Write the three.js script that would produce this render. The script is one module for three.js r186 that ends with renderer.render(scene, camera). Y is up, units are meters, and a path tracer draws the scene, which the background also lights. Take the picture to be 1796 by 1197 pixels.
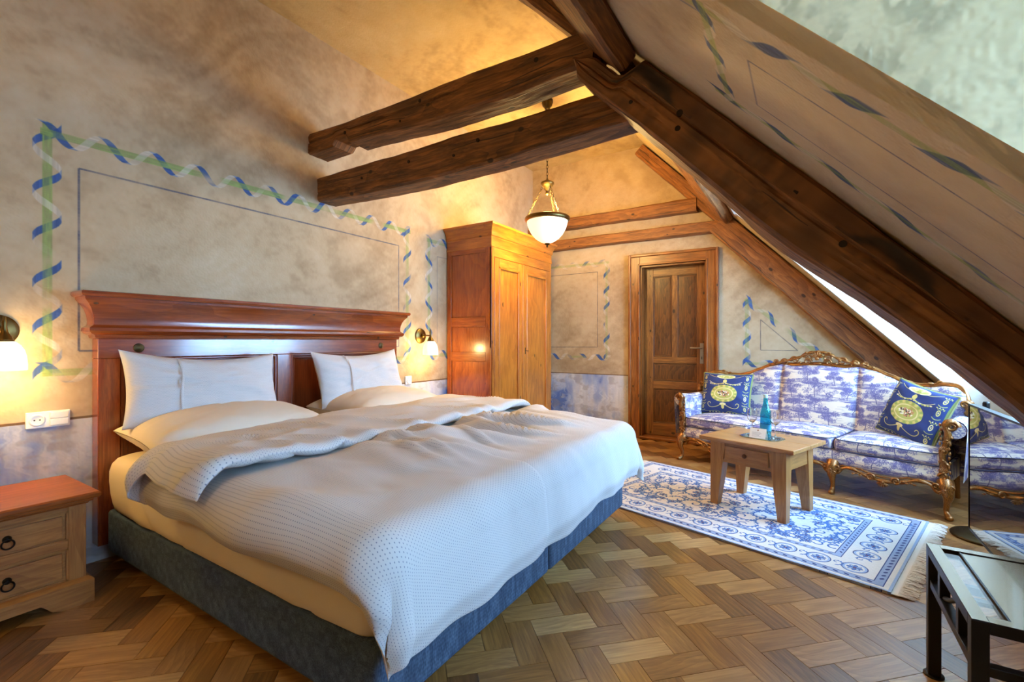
import * as THREE from 'three';
import { RoundedBoxGeometry } from 'three/addons/geometries/RoundedBoxGeometry.js';
import { mergeGeometries, mergeVertices, toCreasedNormals } from 'three/addons/utils/BufferGeometryUtils.js';

// ---------- camera, sky, exposure ----------
const scene = new THREE.Scene();
const camera = new THREE.PerspectiveCamera(72.79, 1796 / 1197, 0.05, 200);
const YAW = Math.atan2(516, 812);                 // the lens looks this far left of the room's long axis
camera.position.set(3.1, 1.14, 0);
camera.lookAt(3.1 - Math.sin(YAW), 1.14, -Math.cos(YAW));
const SKY = new THREE.Color().setRGB(0.33, 0.61, 1.0);
scene.background = SKY;
scene.backgroundIntensity = 41;
const renderer = new THREE.WebGLRenderer({ antialias: true });
renderer.toneMapping = THREE.LinearToneMapping;
renderer.toneMappingExposure = 0.94;
renderer.shadowMap.enabled = true;
const WARM = new THREE.Color().setRGB(1.0, 0.68, 0.25);
const PENDANT_POWER = 8.6, SCONCE_POWER = 0.65;

// ---------- numbers ----------
const rng = (s) => () => { s = (s + 0x6d2b79f5) | 0; let t = Math.imul(s ^ (s >>> 15), 1 | s); t = (t + Math.imul(t ^ (t >>> 7), 61 | t)) ^ t; return ((t ^ (t >>> 14)) >>> 0) / 4294967296; };
const clamp = (x, a = 0, b = 1) => Math.min(b, Math.max(a, x));
const lerp = (a, b, t) => a + (b - a) * t;
const smooth = (a, b, x) => { const t = clamp((x - a) / (b - a)); return t * t * (3 - 2 * t); };
const HASH = new Float32Array(65536); { const r = rng(77); for (let i = 0; i < 65536; i++) HASH[i] = r(); }
function noise2(x, y, seed = 0) {
  const ix = Math.floor(x), iy = Math.floor(y); let fx = x - ix, fy = y - iy;
  fx = fx * fx * (3 - 2 * fx); fy = fy * fy * (3 - 2 * fy);
  const h = (a, b) => HASH[(Math.imul(a, 374761) + Math.imul(b, 668265) + Math.imul(seed, 9973)) & 65535];
  const a = h(ix, iy), b = h(ix + 1, iy), c = h(ix, iy + 1), d = h(ix + 1, iy + 1);
  return a + (b - a) * fx + (c - a) * fy + (a - b - c + d) * fx * fy;
}
function fbm(x, y, seed = 0, oct = 4) { let s = 0, a = 0.5, t = 0; for (let i = 0; i < oct; i++) { s += a * noise2(x, y, seed + i * 31); t += a; x = x * 2.03 + 5.1; y = y * 2.03 + 1.7; a *= 0.5; } return s / t; }
function noise3(x, y, z, seed = 0) { const iz = Math.floor(z), f = smooth(0, 1, z - iz); return lerp(noise2(x, y, seed + iz * 17), noise2(x, y, seed + (iz + 1) * 17), f); }

// ---------- scene tree ----------
const used = new Map();
function numbered(name) { const n = used.get(name) || 0; used.set(name, n + 1); return n ? name + '_' + String(n).padStart(3, '0') : name; }
function tag(o, label, category, group) { o.userData = { label, category }; if (group) o.userData.group = group; return o; }
function thing(name, label, category, pos = [0, 0, 0], turn = 0, group) {
  const o = new THREE.Group(); o.name = numbered(name); scene.add(o); o.position.set(...pos); o.rotation.y = turn; return tag(o, label, category, group);
}
function part(name, geo, mat, parent) {
  if (Array.isArray(geo)) geo = merge(geo);
  const m = new THREE.Mesh(geo, mat); m.name = name; parent.add(m); return m;
}
function structure(name, geo, mat) {
  const m = geo ? new THREE.Mesh(Array.isArray(geo) ? merge(geo) : geo, mat) : new THREE.Group();
  m.name = numbered(name); m.userData = { kind: 'structure' }; scene.add(m); return m;
}
function merge(list) {
  const g = list.map((x) => { const y = x.index ? x.toNonIndexed() : x; for (const k of Object.keys(y.attributes)) if (!['position', 'normal', 'uv'].includes(k)) y.deleteAttribute(k); y.morphAttributes = {}; y.clearGroups(); return y; });
  return g.length === 1 ? g[0] : mergeGeometries(g);
}

// ---------- geometry helpers ----------
// texture coordinates in metres: u runs along `grain` (0 x, 1 y, 2 z), v across
function boxUV(geo, grain = 0, ou = 0, ov = 0) {
  const g = geo.index ? geo.toNonIndexed() : geo, p = g.attributes.position, n = g.attributes.normal, uv = new Float32Array(p.count * 2);
  for (let i = 0; i < p.count; i++) {
    const P = [p.getX(i), p.getY(i), p.getZ(i)], N = [Math.abs(n.getX(i)), Math.abs(n.getY(i)), Math.abs(n.getZ(i))];
    const k = N[0] >= N[1] && N[0] >= N[2] ? 0 : N[1] >= N[2] ? 1 : 2;
    let a, b;
    if (k === grain) { a = P[(k + 1) % 3] * 0.3; b = P[(k + 2) % 3]; } else { a = P[grain]; b = P[3 - k - grain] + P[k] * 0.37; }
    uv[2 * i] = a + ou; uv[2 * i + 1] = b + ov;
  }
  g.setAttribute('uv', new THREE.BufferAttribute(uv, 2)); return g;
}
const seeds = rng(5);
function box(x0, x1, y0, y1, z0, z1, grain, r = 0) {
  const w = x1 - x0, h = y1 - y0, d = z1 - z0;
  if (grain === undefined) grain = w >= h && w >= d ? 0 : h >= d ? 1 : 2;
  const g = r ? new RoundedBoxGeometry(w, h, d, 2, Math.min(r, w * 0.49, h * 0.49, d * 0.49)) : new THREE.BoxGeometry(w, h, d);
  g.translate((x0 + x1) / 2, (y0 + y1) / 2, (z0 + z1) / 2);
  return boxUV(g, grain, seeds(), seeds());
}
function lathe(points, seg = 32) { return new THREE.LatheGeometry(points.map(([r, y]) => new THREE.Vector2(Math.max(r, 0.00001), y)), seg); }
function tube(points, r, seg = 48, rad = 8, closed = false) {
  const c = new THREE.CatmullRomCurve3(points.map((p) => new THREE.Vector3(...p)), closed, 'centripetal');
  const g = new THREE.TubeGeometry(c, seg, typeof r === 'number' ? r : 1, rad, closed);
  if (typeof r !== 'number') { // radius changes along the tube
    const p = g.attributes.position, q = new THREE.Vector3(), v = new THREE.Vector3();
    for (let i = 0; i <= seg; i++) { c.getPointAt(closed ? (i / seg) % 1 : i / seg, q); const k = r(i / seg); for (let j = 0; j <= rad; j++) { const n = i * (rad + 1) + j; v.fromBufferAttribute(p, n).sub(q).multiplyScalar(k).add(q); p.setXYZ(n, v.x, v.y, v.z); } }
    g.computeVertexNormals();
  }
  return g;
}
function place(g, { p = [0, 0, 0], r = [0, 0, 0], s = 1 } = {}) {
  const m = new THREE.Matrix4().compose(new THREE.Vector3(...p), new THREE.Quaternion().setFromEuler(new THREE.Euler(...r)), typeof s === 'number' ? new THREE.Vector3(s, s, s) : new THREE.Vector3(...s));
  g.applyMatrix4(m); return g;
}
function grid(nu, nv, f, uvf) { // f(u, v) -> [x, y, z], u and v from 0 to 1
  const pos = [], uv = [], idx = [];
  for (let j = 0; j <= nv; j++) for (let i = 0; i <= nu; i++) { const u = i / nu, v = j / nv, P = f(u, v); pos.push(P[0], P[1], P[2]); const t = uvf ? uvf(u, v, P) : [u, v]; uv.push(t[0], t[1]); }
  for (let j = 0; j < nv; j++) for (let i = 0; i < nu; i++) { const a = j * (nu + 1) + i, b = a + 1, c = a + nu + 1, d = c + 1; idx.push(a, b, d, a, d, c); }
  const g = new THREE.BufferGeometry(); g.setAttribute('position', new THREE.Float32BufferAttribute(pos, 3)); g.setAttribute('uv', new THREE.Float32BufferAttribute(uv, 2)); g.setIndex(idx); g.computeVertexNormals(); return g;
}
// a moulding that goes round the front and both ends of a piece standing against the wall x = x0: profile of [overhang, y], from bottom to top, closed at the top
function moulding(profile, x0, x1, z0, z1, allSides = false) {
  const pos = [], uv = [], nrm = [];
  const tri = (a, b, c, ua, ub, uc) => { const A = new THREE.Vector3(...a), B = new THREE.Vector3(...b), Cc = new THREE.Vector3(...c), n = B.clone().sub(A).cross(Cc.clone().sub(A)).normalize(); for (const [q, t] of [[a, ua], [b, ub], [c, uc]]) { pos.push(...q); uv.push(...t); nrm.push(n.x, n.y, n.z); } };
  const ring = ([o, y]) => [[x0 - (allSides ? o : 0), y, z1 + o], [x1 + o, y, z1 + o], [x1 + o, y, z0 - o], [x0 - (allSides ? o : 0), y, z0 - o]]; // z1 > z0
  let run = 0;
  for (let k = 0; k + 1 < profile.length; k++) {
    const A = ring(profile[k]), B = ring(profile[k + 1]), step = Math.hypot(profile[k + 1][0] - profile[k][0], profile[k + 1][1] - profile[k][1]);
    for (let e = 0; e < (allSides ? 4 : 3); e++) {
      const f = (e + 1) % 4, ax = e % 2 === 0 ? 0 : 2, t = (q, d) => [q[ax] + e * 0.31, run + d];
      tri(A[e], A[f], B[f], t(A[e], 0), t(A[f], 0), t(B[f], step)); tri(A[e], B[f], B[e], t(A[e], 0), t(B[f], step), t(B[e], step));
    }
    run += step;
  }
  for (const [pt, up] of [[profile[profile.length - 1], 1], [profile[0], 0]]) {
    const T = ring(pt), t = (q) => [q[2], q[0]];
    if (up) { tri(T[0], T[1], T[2], t(T[0]), t(T[1]), t(T[2])); tri(T[0], T[2], T[3], t(T[0]), t(T[2]), t(T[3])); } else { tri(T[2], T[1], T[0], t(T[2]), t(T[1]), t(T[0])); tri(T[3], T[2], T[0], t(T[3]), t(T[2]), t(T[0])); }
  }
  const g = new THREE.BufferGeometry(); g.setAttribute('position', new THREE.Float32BufferAttribute(pos, 3)); g.setAttribute('normal', new THREE.Float32BufferAttribute(nrm, 3)); g.setAttribute('uv', new THREE.Float32BufferAttribute(uv, 2));
  return toCreasedNormals(g, 0.6);
}
// a hewn timber: x along its length, y height, z depth; lo(s) and hi(s) are its lower and upper faces, wavy edges
function timber(len, lo, hi, z0, z1, seed, amp = 0.006, crack = 0) {
  const L = typeof lo === 'function' ? lo : () => lo, H = typeof hi === 'function' ? hi : () => hi, ns = Math.max(8, Math.round(len / 0.035)), c = 0.014, per = [];
  const N = crack ? 24 : 6; // points on each side
  for (let k = 0; k < 4; k++) for (let i = 0; i < N; i++) per.push([k, i / (N - 1)]);
  const P = (s, k, t) => {
    const a = L(s), b = H(s), yy0 = a, yy1 = b; let y, z;
    const q = lerp(0, 1, t);
    if (k === 0) { y = yy0; z = lerp(z0 + c, z1 - c, q); } else if (k === 1) { y = lerp(yy0 + c, yy1 - c, q); z = z1; } else if (k === 2) { y = yy1; z = lerp(z1 - c, z0 + c, q); } else { y = lerp(yy1 - c, yy0 + c, q); z = z0; }
    const w = amp * ((fbm(s * 3.1, (y + z) * 5 + k * 3.7, seed, 3) - 0.5) * 2 + (noise2(s * 0.9, k, seed + 9) - 0.5) * 1.6 + (noise2(s * 14, y * 30 + z * 30, seed + 19) - 0.5) * 0.5);
    if (crack && k === 1) { const c0 = crack + 0.22 * (fbm(s * 0.9, 2, seed + 5, 3) - 0.5), open = smooth(0.3, 0.6, noise2(s * 1.1, 9, seed)), c1 = 0.28 + 0.2 * (noise2(s * 1.3, 4, seed + 7) - 0.5); z -= 0.014 * open * smooth(0.045, 0.0, Math.abs(t - c0)) + 0.008 * smooth(0.5, 0.65, noise2(s * 1.7, 5, seed + 3)) * smooth(0.045, 0, Math.abs(t - c1)) + 0.006 * (fbm(s * 5, t * 9, seed + 21, 3) - 0.5); }
    if (k === 0) y -= w; else if (k === 1) z += w; else if (k === 2) y += w; else z -= w;
    return [s, y, z];
  };
  const M = per.length; let peri = [0]; for (let i = 1; i <= M; i++) { const A = P(0, ...per[i - 1]), B = P(0, ...per[i % M]); peri.push(peri[i - 1] + Math.hypot(A[1] - B[1], A[2] - B[2])); }
  const off = seed * 0.37 % 1;
  const body = grid(ns, M, (u, v) => P(u * len, ...per[Math.round(v * M) % M]), (u, v) => [u * len + off * 3, peri[Math.round(v * M)] + off]);
  const cap = (s, flip) => { const sh = grid(1, M, (u, v) => { const q = P(s, ...per[Math.round(v * M) % M]); return u === 0 ? q : [s, (L(s) + H(s)) / 2, (z0 + z1) / 2]; }, (u, v, q) => [q[1] * 0.3, q[2]]); if (flip) { const ix = sh.index.array; for (let i = 0; i < ix.length; i += 3) { const t = ix[i]; ix[i] = ix[i + 1]; ix[i + 1] = t; } sh.computeVertexNormals(); } return sh; };
  const a = body.toNonIndexed(); a.deleteAttribute('normal'); const b = toCreasedNormals(mergeVertices(a).toNonIndexed(), 0.55);
  return merge([b, cap(0, false), cap(len, true)]);
}
// a stuffed pillow lying in the xy plane, bulging along z
function pillow(w, h, t, seed, { pinch = 0.05, wrinkle = 0.006, n = 44, sag = 0 } = {}) {
  const side = (sg) => grid(n, n, (u, v) => {
    let a = u * 2 - 1, b = v * 2 - 1; a = Math.sign(a) * (1 - (1 - Math.abs(a)) ** 1.25); b = Math.sign(b) * (1 - (1 - Math.abs(b)) ** 1.25);
    const e = Math.pow(1 - Math.abs(a) ** 2.6, 0.5) * Math.pow(1 - Math.abs(b) ** 2.6, 0.5);
    const wr = (fbm(a * 2.2 + seed, b * 2.2, seed, 3) - 0.5) * wrinkle * 5 + (noise2(a * 3 + b * 5, Math.atan2(b, a) * 3.5, seed + 3) - 0.5) * wrinkle * 2.2;
    const x = a * w / 2 * (1 - pinch * (1 - b * b) * Math.abs(a)), y = b * h / 2 * (1 - pinch * 1.4 * (1 - a * a) * Math.abs(b)) - sag * (1 - a * a) * (b > 0 ? b : 0);
    return [x, y, sg * (t / 2 * e + wr * Math.min(1, e * 2) + 0.0015)];
  }, (u, v) => [u * w, v * h]);
  const A = side(1), B = side(-1), ix = B.index.array; for (let i = 0; i < ix.length; i += 3) { const k = ix[i]; ix[i] = ix[i + 1]; ix[i + 1] = k; } B.computeVertexNormals();
  const g = merge([A, B]); return g;
}
// ---------- textures and materials ----------
function data(w, h, f, srgb = true) {
  const d = new Uint8Array(w * h * 4);
  for (let y = 0; y < h; y++) for (let x = 0; x < w; x++) { const c = f(x, y), i = (y * w + x) * 4; d[i] = clamp(c[0], 0, 255); d[i + 1] = clamp(c[1], 0, 255); d[i + 2] = clamp(c[2], 0, 255); d[i + 3] = 255; }
  const t = new THREE.DataTexture(d, w, h); t.wrapS = t.wrapT = THREE.RepeatWrapping; t.magFilter = t.minFilter = THREE.LinearFilter; if (srgb) t.colorSpace = THREE.SRGBColorSpace; t.needsUpdate = true; return t;
}
const mixc = (a, b, t) => [lerp(a[0], b[0], t), lerp(a[1], b[1], t), lerp(a[2], b[2], t)];
// wood: u along the grain, 1.2 m by 0.6 m
function woodTexture(seed, light, dark, { rings = 14, wave = 1, knots = 5, cracks = 0, w = 768, h = 384, contrast = 1 } = {}) {
  const r = rng(seed), ks = []; for (let i = 0; i < knots; i++) ks.push([r(), r(), 0.012 + r() * 0.02]);
  const cs = []; for (let i = 0; i < cracks; i++) cs.push([r(), r(), 0.15 + r() * 0.4, r() * 50]);
  return data(w, h, (x, y) => {
    const u = x / w, v = y / h, cu = Math.cos(u * 2 * Math.PI), su = Math.sin(u * 2 * Math.PI);
    let yy = v * rings + wave * (noise3(cu * 0.8 + 3, su * 0.8 + 3, v * 2, seed) - 0.5) * 2.2 * Math.sin(v * Math.PI) + 0.35 * (noise2(cu * 2 + 7, v * 26, seed + 2) - 0.5);
    let kd = 0;
    for (const [kx, ky, kr] of ks) { let dx = Math.abs(u - kx); dx = Math.min(dx, 1 - dx) * 2; const dy = (v - ky), d = Math.hypot(dx * 0.6, dy); yy += 2.2 * kr * 30 * Math.exp(-d * d / (kr * kr * 9)) * Math.sign(dy || 1) * 0.5; kd = Math.max(kd, smooth(kr, kr * 0.55, d)); }
    const edge = Math.sin(v * Math.PI) ** 0.25, fy = yy - Math.floor(yy);
    let t = 0.30 * Math.pow(fy, 1.6) * edge + 0.30 * noise2(cu * 5 + 9, v * h * 0.33, seed + 4) + 0.34 * noise2(su * 2.4 + 9, v * h * 0.13, seed + 5) + 0.22 * noise2(cu * 11 + 9, v * h * 0.5, seed + 6) + 0.35 * (noise3(cu * 1.3 + 5, su * 1.3 + 5, v * 4, seed + 8) - 0.5);
    let c = mixc(light, dark, clamp(t * contrast));
    if (kd > 0) c = mixc(c, [dark[0] * 0.5, dark[1] * 0.45, dark[2] * 0.45], kd * 0.85);
    for (const [cx, cy, cl, sd] of cs) { let dx = u - cx; dx -= Math.round(dx); if (Math.abs(dx) < cl / 2) { const dy = Math.abs(v - cy - (noise2(u * 9, sd, seed) - 0.5) * 0.03); const k = smooth(0.006 * (1 - Math.abs(dx) / cl * 2) + 0.002, 0, dy); c = mixc(c, [18, 9, 5], k * 0.85); } }
    return c;
  });
}
function woodMat(seed, light, dark, opt = {}, rough = 0.45, extra = {}) {
  const t = woodTexture(seed, light, dark, opt); t.repeat.set(1 / 1.2, 1 / 0.6);
  return new THREE.MeshPhysicalMaterial({ map: t, bumpMap: t, bumpScale: opt.bump ?? 0.0008, roughness: rough, ...extra });
}
const M = {};
M.beam = woodMat(11, [172, 112, 58], [64, 36, 16], { rings: 9, knots: 8, cracks: 9, bump: 0.004, contrast: 1.1 }, 0.62);
M.beamPale = woodMat(12, [178, 116, 58], [96, 56, 24], { rings: 9, knots: 7, cracks: 7, bump: 0.004 }, 0.62);
M.cherry = woodMat(13, [164, 78, 30], [106, 42, 15], { rings: 7, knots: 2, wave: 1.2 }, 0.24, { clearcoat: 0.9, clearcoatRoughness: 0.14 });
M.cherryDark = woodMat(33, [142, 66, 26], [92, 36, 13], { rings: 7, knots: 1, wave: 1.2 }, 0.3, { clearcoat: 0.4, clearcoatRoughness: 0.2 });
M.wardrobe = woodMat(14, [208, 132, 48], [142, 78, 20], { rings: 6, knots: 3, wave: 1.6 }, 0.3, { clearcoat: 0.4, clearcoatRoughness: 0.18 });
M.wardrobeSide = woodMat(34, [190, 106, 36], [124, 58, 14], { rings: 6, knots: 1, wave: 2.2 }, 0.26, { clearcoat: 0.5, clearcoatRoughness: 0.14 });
M.pine = woodMat(15, [192, 132, 66], [134, 80, 32], { rings: 11, knots: 3, wave: 1.4 }, 0.42);
M.pineTop = woodMat(35, [180, 106, 50], [126, 64, 26], { rings: 7, knots: 1, wave: 0.8 }, 0.36);
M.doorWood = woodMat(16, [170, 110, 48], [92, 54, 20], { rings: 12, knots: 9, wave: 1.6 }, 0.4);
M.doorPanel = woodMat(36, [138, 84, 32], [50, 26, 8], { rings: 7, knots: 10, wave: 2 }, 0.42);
M.casing = woodMat(17, [176, 106, 44], [100, 54, 18], { rings: 16, knots: 6, wave: 1 }, 0.36);
M.table = woodMat(18, [200, 146, 84], [150, 98, 50], { rings: 12, knots: 1, wave: 1.2 }, 0.34, { clearcoat: 0.25, clearcoatRoughness: 0.25 });
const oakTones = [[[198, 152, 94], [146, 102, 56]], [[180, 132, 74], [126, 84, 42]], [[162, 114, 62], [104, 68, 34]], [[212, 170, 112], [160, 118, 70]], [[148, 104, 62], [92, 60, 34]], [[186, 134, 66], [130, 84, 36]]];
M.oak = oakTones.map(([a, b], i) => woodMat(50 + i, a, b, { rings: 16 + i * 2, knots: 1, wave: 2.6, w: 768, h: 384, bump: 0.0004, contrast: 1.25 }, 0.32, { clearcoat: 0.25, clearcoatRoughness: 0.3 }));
M.subfloor = new THREE.MeshStandardMaterial({ color: 0x2a1a0e, roughness: 0.9 });

// lime plaster, brushed and patchy; a canvas of w by h metres whose first row is its top
function plasterCanvas(wp, hp, w, h, seed, { base = [182, 158, 124], dark = [142, 116, 84], pale = [200, 180, 150], dado = 0, blue = 1, stain = 0 } = {}) {
  const c = document.createElement('canvas'); c.width = wp; c.height = hp; const ctx = c.getContext('2d'), im = ctx.createImageData(wp, hp), d = im.data;
  for (let j = 0; j < hp; j++) {
    const y = h * (1 - (j + 0.5) / hp);
    for (let i = 0; i < wp; i++) {
      const x = w * (i + 0.5) / wp, wx = (noise2(x * 1.7, y * 1.7, seed + 40) - 0.5) * 0.5, wy = (noise2(x * 1.7, y * 1.7, seed + 41) - 0.5) * 0.5;
      const big = fbm((x + wx) * 1.5, (y + wy) * 1.3, seed, 4), mid = stain ? fbm(x * 6, y * 6, seed + 7, 4) : fbm((x + wx) * 5 + y, (y - x * 0.5 + wy) * 9, seed + 7, 3), fine = noise2(x * 70, y * 55, seed + 9), scr = noise2(x * 9 + y * 30, y * 7 - x * 22, seed + 12);
      let t = (big - 0.5) * 0.95 + (mid - 0.5) * 0.5 + (fine - 0.5) * 0.12 + (scr - 0.5) * (stain ? 0.05 : 0.16);
      let col = t > 0 ? mixc(base, pale, clamp(t * 1.6)) : mixc(base, dark, clamp(-t * 1.9));
      const smear = smooth(0.62, 0.80, fbm(x * 2.3 + 11, y * 3.1 + x, seed + 20, 4)); col = mixc(col, dark, smear * 0.3);
      if (stain) { const q = fbm((x + wx * 0.4) * 7, (y + wy * 0.4) * 11, seed + 70, 5), g = fbm(x * 34, y * 48, seed + 71, 3); col = mixc(col, [140, 130, 100], clamp(smooth(0.49, 0.6, q) * smooth(0.3, 0.55, g)) * stain); }
      if (dado && y < dado) {
        const bl = fbm(x * 4.2, y * 2.6, seed + 55, 4), st = fbm(x * 26, y * 2.4, seed + 56, 3), br = fbm(x * 9, y * 16, seed + 57, 3);
        col = mixc([186, 182, 180], [214, 210, 204], clamp((st - 0.3) * 1.6));
        col = mixc(col, [104, 124, 176], clamp(smooth(0.36, 0.66, bl * 0.75 + st * 0.25) * 0.85 * blue));
        col = mixc(col, [52, 84, 158], clamp(smooth(0.60, 0.74, bl) * 0.7 * blue));
        col = mixc(col, [150, 138, 132], clamp(smooth(0.56, 0.74, br) * 0.5));
        col = mixc(col, [226, 222, 214], clamp(smooth(0.5, 0.75, fbm(x * 30 + br * 5, y * 9, seed + 58, 3)) * 0.3));
      }
      const k = (j * wp + i) * 4; d[k] = col[0]; d[k + 1] = col[1]; d[k + 2] = col[2]; d[k + 3] = 255;
    }
  }
  ctx.putImageData(im, 0, 0);
  return { c, ctx, X: (x) => x / w * wp, Y: (y) => hp * (1 - y / h), k: wp / w };
}
// painted ribbon that winds round a green band, from a to b (metres on the canvas); P period, A half width; worn with noise
function ribbon(cv, a, b, { P = 0.22, A = 0.05, w = 0.032, flip = 1, mirror = false, band = 0.03, wear = 0.2, seed = 1, blue = [44, 76, 138], green = [120, 142, 74], pale = [190, 180, 168], bandAlpha = 0.95 } = {}) {
  const { ctx, X, Y, k } = cv, L = Math.hypot(b[0] - a[0], b[1] - a[1]), dx = (b[0] - a[0]) / L, dy = (b[1] - a[1]) / L, nx = -dy, ny = dx, n = Math.round(L * 220);
  const pt = (s, o) => [X(a[0] + dx * s + nx * o), Y(a[1] + dy * s + ny * o)], ss = L / n;
  const off = (s) => { let q = s; if (mirror) q = Math.abs(s - L / 2); const ph = q / P - Math.floor(q / P), f = (mirror && s > L / 2 ? 1 : 1) * flip; return { o: f * A * (ph < 0.5 ? 1 - 4 * ph + (0.18 * Math.sin(ph * 4 * Math.PI)) : -1 + 4 * (ph - 0.5) - (0.18 * Math.sin((ph - 0.5) * 4 * Math.PI))), front: ph < 0.5 }; };
  const quad = (s0, o0, s1, o1, hw, col, al) => { ctx.fillStyle = `rgba(${col[0]},${col[1]},${col[2]},${al})`; ctx.beginPath(); for (const [s, o] of [[s0 - hw * 0.55, o0], [s1 - hw * 0.55, o1], [s1 + hw * 0.55, o1], [s0 + hw * 0.55, o0]]) { const q = pt(s, o); ctx.lineTo(q[0], q[1]); } ctx.closePath(); ctx.fill(); };
  const worn = (s, o, sd) => clamp(smooth(wear - 0.15, wear + 0.15, fbm((a[0] + s) * 6 + sd, (a[1] + o) * 6, seed + sd, 3)));
  const pass = (front, col, al) => { for (let i = 0; i < n; i++) { const p = off(i * ss), q = off((i + 1.3) * ss); if (p.front !== front || q.front !== front) continue; const g = noise2(i * 0.6, 3, seed); quad(i * ss, p.o, (i + 1.3) * ss, q.o, w, col.map((c) => c * (0.85 + 0.3 * g)), al * worn(i * ss, p.o, front ? 5 : 6)); } };
  pass(true, blue, 0.9);
  for (let i = 0; i < n; i++) for (let j = 0; j < 6; j++) { const o = (j / 6 - 0.5) * band, g = noise2(i * 0.13, j * 1.9, seed + 3); ctx.fillStyle = `rgba(${green[0] * (0.85 + 0.3 * g)},${green[1] * (0.85 + 0.3 * g)},${green[2] * (0.85 + 0.3 * g)},${bandAlpha * worn(i * ss, o, 9) * (0.6 + 0.4 * g)})`; ctx.beginPath(); for (const [s, q] of [[i * ss, o], [(i + 1.2) * ss, o], [(i + 1.2) * ss, o + band / 5.5], [i * ss, o + band / 5.5]]) { const z = pt(s, q); ctx.lineTo(z[0], z[1]); } ctx.closePath(); ctx.fill(); }
  pass(false, pale, 0.5);
}
function paintedLine(cv, pts, width, col, alpha = 0.75, seed = 3) {
  const { ctx, X, Y, k } = cv;
  for (let e = 0; e + 1 < pts.length; e++) { const [a, b] = [pts[e], pts[e + 1]], L = Math.hypot(b[0] - a[0], b[1] - a[1]), n = Math.ceil(L * 60); for (let i = 0; i < n; i++) { const g = noise2(i * 0.4, e * 3, seed); ctx.strokeStyle = `rgba(${col[0]},${col[1]},${col[2]},${alpha * (0.55 + 0.6 * g)})`; ctx.lineWidth = width * k; ctx.beginPath(); ctx.moveTo(X(lerp(a[0], b[0], i / n)), Y(lerp(a[1], b[1], i / n))); ctx.lineTo(X(lerp(a[0], b[0], (i + 1) / n)), Y(lerp(a[1], b[1], (i + 1) / n))); ctx.stroke(); } }
}
function canvasTexture(c) { const t = new THREE.CanvasTexture(c); t.colorSpace = THREE.SRGBColorSpace; t.wrapS = t.wrapT = THREE.RepeatWrapping; t.magFilter = t.minFilter = THREE.LinearFilter; return t; }
const plasterBump = data(512, 512, (x, y) => { const v = 255 * (0.6 * fbm(x / 40, y / 40, 3, 4) + 0.4 * noise2(x / 3, y / 3, 8)); return [v, v, v]; }, false); plasterBump.repeat.set(1 / 1.4, 1 / 1.4);
// a plaster material whose colour map spans w by h metres from (x0, y0) of the surface's own uv in metres
function plasterMat(cv, w, h, x0 = 0, y0 = 0) { const t = canvasTexture(cv.c); t.repeat.set(1 / w, 1 / h); t.offset.set(-x0 / w, -y0 / h); return new THREE.MeshStandardMaterial({ map: t, bumpMap: plasterBump, bumpScale: 0.0022, roughness: 0.82 }); }
const plainPlaster = plasterMat(plasterCanvas(700, 700, 3.5, 3.5, 91, { base: [190, 164, 116], dark: [150, 124, 80], pale: [206, 184, 140] }), 3.5, 3.5);
const palePlaster = plasterMat(plasterCanvas(1024, 1024, 2.0, 2.0, 95, { stain: 0.45, base: [212, 194, 152], dark: [180, 162, 122], pale: [224, 208, 168] }), 2.0, 2.0);

const whitePlaster = plasterMat(plasterCanvas(400, 400, 2.0, 2.0, 97, { base: [220, 212, 196], dark: [196, 186, 168], pale: [230, 224, 212] }), 2.0, 2.0);
// metals, glass, cloth
const metal = (c, r) => new THREE.MeshStandardMaterial({ color: c, metalness: 1, roughness: r });
M.brass = metal(0x6e5a34, 0.38); M.bronze = metal(0x4a3c26, 0.42); M.blackMetal = new THREE.MeshStandardMaterial({ color: 0x12100f, metalness: 0.4, roughness: 0.42 }); M.iron = new THREE.MeshStandardMaterial({ color: 0x14110f, metalness: 0.7, roughness: 0.45 }); M.steel = metal(0x9a958c, 0.35);
M.plastic = new THREE.MeshStandardMaterial({ color: 0xe9e6df, roughness: 0.4 }); M.plasticDark = new THREE.MeshStandardMaterial({ color: 0x2c2a28, roughness: 0.5 });
M.glassPane = new THREE.MeshPhysicalMaterial({ color: 0xffffff, transmission: 1, thickness: 0, roughness: 0, ior: 1.45 });
M.glass = new THREE.MeshPhysicalMaterial({ color: 0xffffff, transmission: 1, thickness: 0.003, roughness: 0.0, ior: 1.45 });
M.whitePaint = new THREE.MeshStandardMaterial({ color: 0xe6e3da, roughness: 0.5 });
function weave(seed, a, b, { size = 256, scale = 1, amount = 0.5 } = {}) { return data(size, size, (x, y) => { const n = noise2(x * 0.5 % 128, y * 0.5 % 128, seed), th = 0.5 + 0.25 * Math.sin(x * Math.PI * 0.5) + 0.25 * Math.sin(y * Math.PI * 0.5), m = fbm(x / 22, y / 22, seed + 2, 4); return mixc(a, b, clamp(amount * (n * 0.5 + th * 0.25 + m * 0.7))); }); }
{ const t = weave(21, [114, 136, 158], [38, 54, 76], { amount: 1.0 }); t.repeat.set(1 / 0.25, 1 / 0.25); M.upholstery = new THREE.MeshPhysicalMaterial({ map: t, bumpMap: t, bumpScale: 0.001, roughness: 0.92, sheen: 0.3, sheenRoughness: 0.6, sheenColor: new THREE.Color(0x8090a8) }); }
M.sheet = new THREE.MeshPhysicalMaterial({ color: 0xe2d3b8, roughness: 0.75, sheen: 0.25, sheenRoughness: 0.5 });
M.pillowCase = new THREE.MeshPhysicalMaterial({ color: 0xd9cdba, roughness: 0.7, sheen: 0.25, sheenRoughness: 0.5 });
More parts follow.
